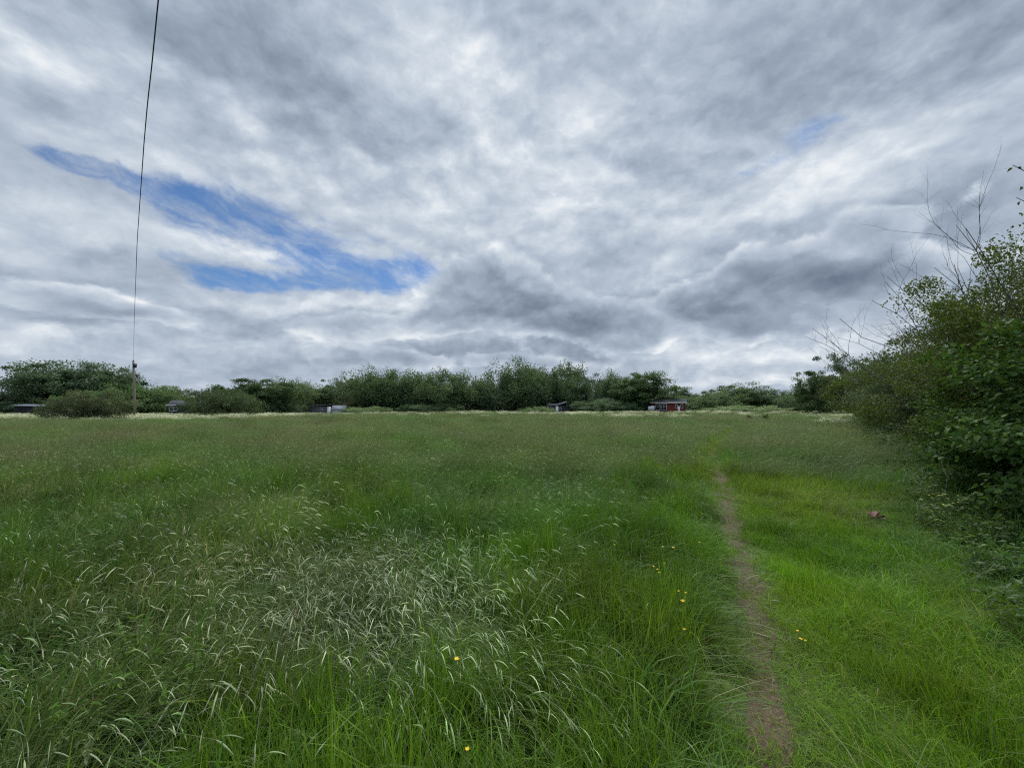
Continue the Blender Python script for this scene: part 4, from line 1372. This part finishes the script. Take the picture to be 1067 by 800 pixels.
# grey weathered hut with a lighter lean-to
p = spot(336, 92)
p = (p[0], p[1], p[2] + .15)
t = thing('grey_hut', 'weathered grey wooden hut with a white corner door and a pale lean-to on its right', 'hut', p, facing(p) * .4)
mb = MB(); walls(mb, -3.1, 1.0, 0, 3, 2.0); mb.build('wall', m_dgrey, t)
mb = MB(); mb.add(np.array([(-3.3, -.3, 2.0), (1.5, -.3, 2.32), (1.5, 3.2, 2.45), (-3.3, 3.2, 2.15), (-3.3, -.3, 2.1), (1.5, -.3, 2.42), (1.5, 3.2, 2.55), (-3.3, 3.2, 2.25)]),
                  quads=[(0, 3, 2, 1), (4, 5, 6, 7), (0, 1, 5, 4), (1, 2, 6, 5), (2, 3, 7, 6), (3, 0, 4, 7)])
mb.build('roof', m_felt, t)
window(t, -.35, .1, 0, .7, 1.6, 0, m_pale)
MB().box(1.01, 1.8, -.03, .03, .05, 1.95).build('door', m_white, t)
mb = MB(); walls(mb, 1.82, 4.6, .2, 3, 1.35); le = mb.build('lean_to', m_pale, t)
mb = MB(); gable(mb, 1.9, 5.0, .2, 3, 1.38, 2.15, .1); mb.build('roof', m_sheet, le)

t.scale = (1.0, 1.0, 1.15)
# black hut in the middle
p = spot(583, 96)
p = (p[0], p[1], p[2] + .15)
t = thing('black_hut', 'small black hut with a white door and a pale patched roof below the tall willow', 'hut', p, facing(p))
mb = MB(); walls(mb, -2.7, 2.9, 0, 3.2, 1.75); mb.build('wall', m_black, t)
mb = MB(); gable(mb, -2.8, .2, 0, 3.2, 1.8, 2.2, .15); mb.build('roof', m_felt, t)
mb = MB(); mb.add(np.array([(-.9, -.4, 1.85), (1.8, -.4, 2.55), (1.8, 2.0, 2.7), (-.9, 2.0, 2.1), (-.9, -.4, 1.93), (1.8, -.4, 2.63), (1.8, 2.0, 2.78), (-.9, 2.0, 2.18)]),
                  quads=[(0, 3, 2, 1), (4, 5, 6, 7), (0, 1, 5, 4), (1, 2, 6, 5), (2, 3, 7, 6), (3, 0, 4, 7)])
mb.build('roof', m_sheet, t)
MB().box(-.95, -.25, -.08, -.03, .1, 1.75).build('door', m_white, t)
window(t, -2.3, -1.4, 0, .75, 1.5, 1, m_pale); window(t, .05, .6, 0, .7, 1.5, 0, m_pale)
MB().box(2.4, 4.4, .5, 2.4, 1.9, 1.98).box(2.45, 2.55, .6, .7, 0, 1.9).box(4.25, 4.35, .6, .7, 0, 1.9).build('porch', m_pale, t)

t.scale = (1.0, 1.0, 1.2)
# red cabin
p = spot(697, 92)
p = (p[0], p[1], p[2] + .15)
t = thing('red_cabin', 'dark red timber cabin with white windows and low roof beyond the meadow', 'cabin', p, facing(p))
mb = MB(); walls(mb, -4.2, 3.9, 0, 4.5, 2.25, .55); mb.build('wall', m_red, t)
mb = MB(); gable(mb, -4.2, 3.9, 0, 4.5, 2.25, 2.95, .4, .09); mb.build('roof', m_felt, t)
MB().box(-4.65, 4.35, -.47, -.43, 2.16, 2.36).build('fascia', m_white, t)
window(t, -3.2, -2.1, 0, .75, 2.0, 0); window(t, -1.9, -.5, 0, .65, 2.05, 1); window(t, 1.55, 2.1, 0, 1.15, 1.95, 0); window(t, 2.75, 3.4, 0, 1.15, 1.95, 0)
MB().box(2.12, 2.6, -.07, -.03, .1, 1.55).build('door', m_white, t)
MB().box(-3.4, -.4, -.45, -.05, .02, .5).build('deck', m_shade_deck, t)

t.scale = (.92, 1.0, 1.16)
# pale tank beside the red cabin
p = spot(679, 90)
p = (p[0], p[1], p[2] + .15)
t = thing('pale_tank', 'small pale grey tank on dark legs left of the red cabin', 'tank', p, facing(p))
mb = MB(); mb.tube([(-.75, .6, 1.15), (-.7, .6, 1.15), (.6, .6, 1.25), (.65, .6, 1.25)], (.45, .62, .66, .5), 14); mb.build('body', m_pale, t, True)
for sx in (-.5, .45): MB().box(sx - .06, sx + .06, .3, .9, 0, .7).build('leg', m_black, t)
m_ = MB(); m_.tube([(0, .6, 1.8), (0, .6, 2.0)], .12, 8); m_.build('cap', m_black, t)

# wooden pole
pb = at(141, 434, 58); pt = at(139, 376.5, 58)
zb = float(ground_z(pb[0], pb[1]))
t = thing('wooden_pole', 'weathered wooden pole carrying the overhead wire on the left', 'pole', (pb[0], pb[1], zb))
top = np.array((pt[0] - pb[0], 0, pt[2] - zb))
mb = MB(); mb.tube([(0, 0, -.3), tuple(top * .33), tuple(top * .66), tuple(top)], (.17, .155, .14, .125), 10); mb.build('shaft', m_pole, t, True)
mb = MB(); mb.box(top[0] + .15, top[0] + .42, -.22, .16, top[2] - .95, top[2] - .35); mb.build('junction_box', m_black, t)
mb = MB(); mb.tube([top + np.array((0, -.02, -.05)), top + np.array((0, -.02, .12)), top + np.array((0, -.02, .22))], (.05, .09, .05), 8); mb.build('insulator', m_felt, t, True)
for k in range(6):
    z = 2.4 + k * .7
    MB().tube([(top[0] * z / top[2] - .30, 0, z), (top[0] * z / top[2] + .30, 0, z)], .015, 5).build('step_iron', m_black, t) if k % 2 == 0 and z < 4.5 else None
# wire: from the pole top over to the left of the camera, sagging and pushed a little by the wind
wu = [139, 140, 143, 146.5, 150, 153.5, 158, 165]
wv = [376.5, 330, 250, 200, 150, 110, 70, 0]
ys = 1 / np.linspace(1 / 58., 1 / 6.6, 40)
pts = []
for y in ys:
    f = (58 - y) / (58 + 12.0)
    h = (pt[2] + .05) + (8.6 - pt[2]) * f - 2.2 * f * (1 - f) * .35
    v = np.interp((h - EYE) / y, [((at(a, b, 1.0)[2] - EYE)) for a, b in zip(wu, wv)], wv) if True else 0
    u = np.interp(-v, [-b for b in wv], wu) if False else np.interp(v, wv[::-1], wu[::-1])
    q = at(u, v, y)
    pts.append((q[0], y, h))
d = np.array(pts[-1]) - np.array(pts[-3]); d = d / abs(d[1])
e = np.array(pts[-1])
for k in range(1, 5): pts.append(tuple(e + d * 5 * k + np.array((0, 0, .05 * k * k))))
w = MB(); w.tube(pts, .0105, 6)
o = w.build('overhead_wire', m_wire, None, True)
tag(o, 'thin dark wire running from the wooden pole up and over the camera', 'wire')

# ------------------------------------------------------------------ flowers, stalks and leaves one can pick out
m_petal = paint('buttercup_yellow', (.80, .56, .02), .35, amt=.1)
m_stem = paint('flower_stem_green', (.09, .14, .035), .6)
m_straw = paint('dry_straw', (.46, .40, .27), .8, amt=.3, scale=20)
m_brown = paint('dead_brown_stalk', (.17, .115, .075), .85, (8, 8, 2))
BUTTER = [
 (640, 568, .34, 1.2, 'buttercup alone farthest left in the long grass beside the path'),
 (690.5, 570, .32, 1.1, 'left of two buttercups side by side, level with the far bare soil'),
 (701.5, 571, .32, 1.4, 'right of two buttercups side by side, level with the far bare soil'),
 (729, 565.5, .22, 1.0, 'small buttercup nearest the far stretch of bare path'),
 (681, 590.5, .33, .9, 'upper left bloom in the tight cluster of three buttercups'),
 (685, 593.5, .31, .9, 'middle bloom in the tight cluster of three buttercups'),
 (687, 597, .30, 1.1, 'lowest bloom in the tight cluster of three buttercups'),
 (692.5, 587, .31, .8, 'buttercup just above and right of the tight cluster of three'),
 (707, 616, .27, .9, 'left bloom of the pair above the largest buttercup'),
 (715, 618, .27, 1.1, 'right bloom of the pair above the largest buttercup'),
 (711.5, 627, .26, 1.7, 'largest buttercup, on the arching stem left of the path'),
 (713, 656, .22, 1.0, 'lowest buttercup left of the path, below the largest one'),
 (831, 657.5, .09, 1.0, 'upper buttercup of three in the short turf right of the path'),
 (834.5, 666, .08, 1.2, 'lower left buttercup of three in the short turf right of the path'),
 (839, 667.5, .08, .9, 'lower right buttercup of three in the short turf right of the path'),
 (476, 687.5, .52, 1.2, 'buttercup by itself among the drooping pale seed heads'),
 (487, 781, .46, .8, 'tiny buttercup in the lush grass at the bottom edge'),
]
rb = np.random.RandomState(21)
for (u, v, z, s, label) in BUTTER:
    z = z + (.07 if u < 760 else .02)
    c = on_level(u, v, z)
    g0 = float(ground_z(c[0], c[1]))
    sway = rb.normal(0, .05, 2)
    t = thing('buttercup', label, 'flower', (c[0] + sway[0], c[1] + sway[1], g0), 0, 'buttercups in the grass')
    tip = np.array((-sway[0], -sway[1], z - g0))
    tt = np.linspace(0, 1, 6)[:, None]
    mb = MB(); mb.tube(np.concatenate([tip[None, :2] * tt ** 2, tip[2] * tt], 1), .0018, 5); mb.build('stem', m_stem, t, True)
    mb = MB()
    for k in range(5):
        a = 2 * PI * k / 5 + rb.uniform(-.2, .2); R = .0085 * s
        o_ = np.array((math.cos(a), math.sin(a), 0)); q = np.array((-math.sin(a), math.cos(a), 0))
        V = [tip, tip + o_ * R * .55 + q * R * .5 + np.array((0, 0, R * .35)), tip + o_ * R * 1.05 + q * R * .35 + np.array((0, 0, R * .8)),
             tip + o_ * R * 1.05 - q * R * .35 + np.array((0, 0, R * .8)), tip + o_ * R * .55 - q * R * .5 + np.array((0, 0, R * .35))]
        mb.add(V, tris=[(0, 1, 2), (0, 2, 3), (0, 3, 4)])
    mb.build('flower_head', m_petal, t)

# dead dock stalk with an arching pale grass head, lower middle
c = on_level(280, 735, .12)
t = thing('dead_stalk', 'dead brown stalk standing in the grass in the lower left foreground', 'stalk', (c[0], c[1], float(ground_z(c[0], c[1]))))
mb = MB(); mb.tube([(-.03, 0, 0), (-.01, .02, .18), (.03, .05, .36), (.07, .10, .55)], (.008, .007, .005, .003), 6); mb.build('stem', m_brown, t, True)
mb = MB()
for k in range(9):
    a = rb.uniform(0, 2 * PI); z = rb.uniform(.02, .16); l = rb.uniform(.06, .13)
    o_ = np.array((math.cos(a), math.sin(a), rb.uniform(-.1, .5))); q = np.array((-math.sin(a), math.cos(a), .3)) * .012
    b = np.array((-.02, .01, z))
    mb.add([b, b + o_ * l * .5 + q, b + o_ * l - np.array((0, 0, .02)), b + o_ * l * .5 - q], tris=[(0, 1, 2), (0, 2, 3)])
mb.build('withered_leaves', paint('withered_leaf', (.25, .18, .14), .85), t)

# dry straws lying on the path
for (uv, label) in ((((776, 607), (784, 604), (791, 601)), 'bent pale straw lying across the bare soil of the path'),
                    (((802, 629), (808, 630), (815, 631)), 'short pale straw at the right edge of the bare soil'),
                    (((776, 661), (788, 665), (803, 668)), 'long straw lying across the grassy part of the path')):
    pts = [on_level(a, b, 0.0) for a, b in uv]
    pts = [np.array((q[0], q[1], float(ground_z(q[0], q[1])) + .022 + .012 * (k % 2))) for k, q in enumerate(pts)]
    mb = MB(); mb.tube(pts, .0035, 5)
    tag(mb.build('dry_straw', m_straw, None, True), label, 'straw', 'dry straws lying on the path')

# reddish pink withered leaves in the turf on the right
c = on_level(912, 537, .12)
m_pink = paint('withered_pink_leaf', (.38, .17, .17), .7, amt=.35, scale=14)
mb = MB()
for k in range(11):
    a = rb.uniform(0, 2 * PI); l = rb.uniform(.09, .16); w_ = rb.uniform(.03, .05)
    o_ = np.array((math.cos(a), math.sin(a) * .6, rb.uniform(0, .45))); o_ /= np.linalg.norm(o_)
    q = np.cross(o_, (rb.normal(0, .3), rb.normal(0, .3), 1)); q = q / np.linalg.norm(q) * w_
    b = np.array((rb.normal(0, .05), rb.normal(0, .03), rb.uniform(.03, .09)))
    up = np.array((0, 0, .02))
    mb.add([b, b + o_ * l * .35 + q + up, b + o_ * l * .75 + q * .8 + up, b + o_ * l, b + o_ * l * .75 - q * .8 + up, b + o_ * l * .35 - q + up, b + o_ * l * .5 - up],
           tris=[(0, 1, 6), (1, 2, 6), (2, 3, 6), (3, 4, 6), (4, 5, 6), (5, 0, 6)])
o = mb.build('withered_leaves', m_pink, None)
o.location = (c[0], c[1], float(ground_z(c[0], c[1])) + .07)
o.scale = (.75, .75, 1.0)
tag(o, 'clump of reddish pink withered leaves in the turf below the hedge', 'withered leaves')


# leafy plants one can tell apart on the right and in the left foreground
def leafy(name, label, cat, u, v, z, h, n, L, Wd, cols, seed, group=None, flowers=None, side=None):
    c = on_level(u, v, z)
    r = np.random.RandomState(seed)
    t = thing(name, label, cat, (c[0], c[1], float(ground_z(c[0], c[1]))), 0, group)
    mb = MB(); P = []; D = []
    for s in range(n):
        a = r.uniform(0, 2 * PI); q = r.uniform(.05, .35) * h
        tip = np.array((q * math.cos(a), q * math.sin(a), h * r.uniform(.6, 1.0)))
        tt = np.linspace(0, 1, 6)[:, None]
        pts = tip * np.concatenate([tt ** 1.4, tt ** 1.4, tt], 1)
        mb.tube(pts, .004 * (1.2 - tt[:, 0]), 5)
        for k in range(26 if name == 'young_thistle' else 11):
            f = r.uniform(.25, 1.0); p0 = tip * np.array((f ** 1.4, f ** 1.4, f))
            b = r.uniform(0, 2 * PI)
            P.append(p0); D.append((math.cos(b), math.sin(b), r.uniform(-.1, .7)))
    mb.build('stem', m_stem, t, True)
    P = np.array(P); D = np.array(D); m = len(P)
    me = leaf_mesh('leaves', P, D, r.normal(0, .3, (m, 3)) + np.array((0, 0, 1)), L * r.uniform(.6, 1.2, m), Wd * r.uniform(.7, 1.2, m),
                   np.array(cols)[r.randint(0, len(cols), m)], m_leaf, True)
    link('leaves', me, t).color = (1, 1, 1, 1)
    if flowers:
        mp_ = paint('pale_yellow_petals', (.62, .60, .12), .5)
        for k in range(flowers):
            mb = MB()
            p0 = np.array((r.normal(0, .12 * h), r.normal(0, .12 * h), h * r.uniform(.85, 1.08)))
            for j in range(5):
                a = 2 * PI * j / 5; R = .012
                mb.add([p0, p0 + np.array((math.cos(a) * R, math.sin(a) * R, .004)), p0 + np.array((math.cos(a + .9) * R, math.sin(a + .9) * R, .004))], tris=[(0, 1, 2)])
            mb.build('flower', mp_, t)
    return t


PALE = [(.16, .24, .07), (.13, .20, .06), (.20, .26, .09)]
FRESH = [(.10, .19, .03), (.08, .16, .025), (.13, .21, .045)]
leafy('wild_mustard', 'pale upright weed with small yellowish flowers in the turf below the hedge', 'weed', 986, 566, .02, .62, 5, .06, .035, PALE, 31, None, 16)
leafy('dock_plant', 'pale leafy weed just right of the weed with yellowish flowers', 'weed', 1004, 575, .02, .34, 4, .08, .04, PALE, 32)
leafy('dock_plant', 'bright green leafy weed at the right edge below the hedge', 'weed', 1046, 572, .02, .52, 6, .10, .055, FRESH, 33)
leafy('young_thistle', 'bright yellowish green thistle shoot tallest of those in the lower left grass', 'weed', 192, 722, .30, .66, 5, .045, .014, FRESH, 34, 'thistle shoots in the long grass')
leafy('young_thistle', 'yellowish green thistle shoot at the bottom edge in the lower left corner', 'weed', 72, 775, .30, .58, 5, .045, .014, FRESH, 35, 'thistle shoots in the long grass')
leafy('young_thistle', 'bushier thistle shoots left of the tallest thistle shoot', 'weed', 146, 690, .30, .58, 8, .045, .015, FRESH, 36, 'thistle shoots in the long grass')
leafy('dock_clump', 'dark dock clump on the left of two in the far meadow beyond the path', 'weed', 780, 441, .05, .95, 14, .30, .10, [(.07, .075, .035), (.06, .07, .03)], 37, 'dark dock clumps in the far meadow')
leafy('dock_clump', 'dark dock clump on the right of two in the far meadow beyond the path', 'weed', 798, 440.5, .05, .9, 12, .30, .10, [(.075, .08, .038), (.06, .07, .03)], 38, 'dark dock clumps in the far meadow')

# a pale broken twig leaning out of the hedge
c = on_level(981, 512, .25)
mb = MB(); mb.tube([(-.02, .05, .95), (.02, .03, .80), (.07, .0, .62), (.10, -.02, .45), (.06, .02, .1)], (.006, .009, .010, .008, .008), 6)
o = mb.build('broken_twig', paint('bare_pale_wood', (.40, .38, .30), .8), None, True)
o.location = (c[0], c[1], float(ground_z(c[0], c[1])))
tag(o, 'pale bent broken twig sticking out of the dark foot of the hedge', 'twig')
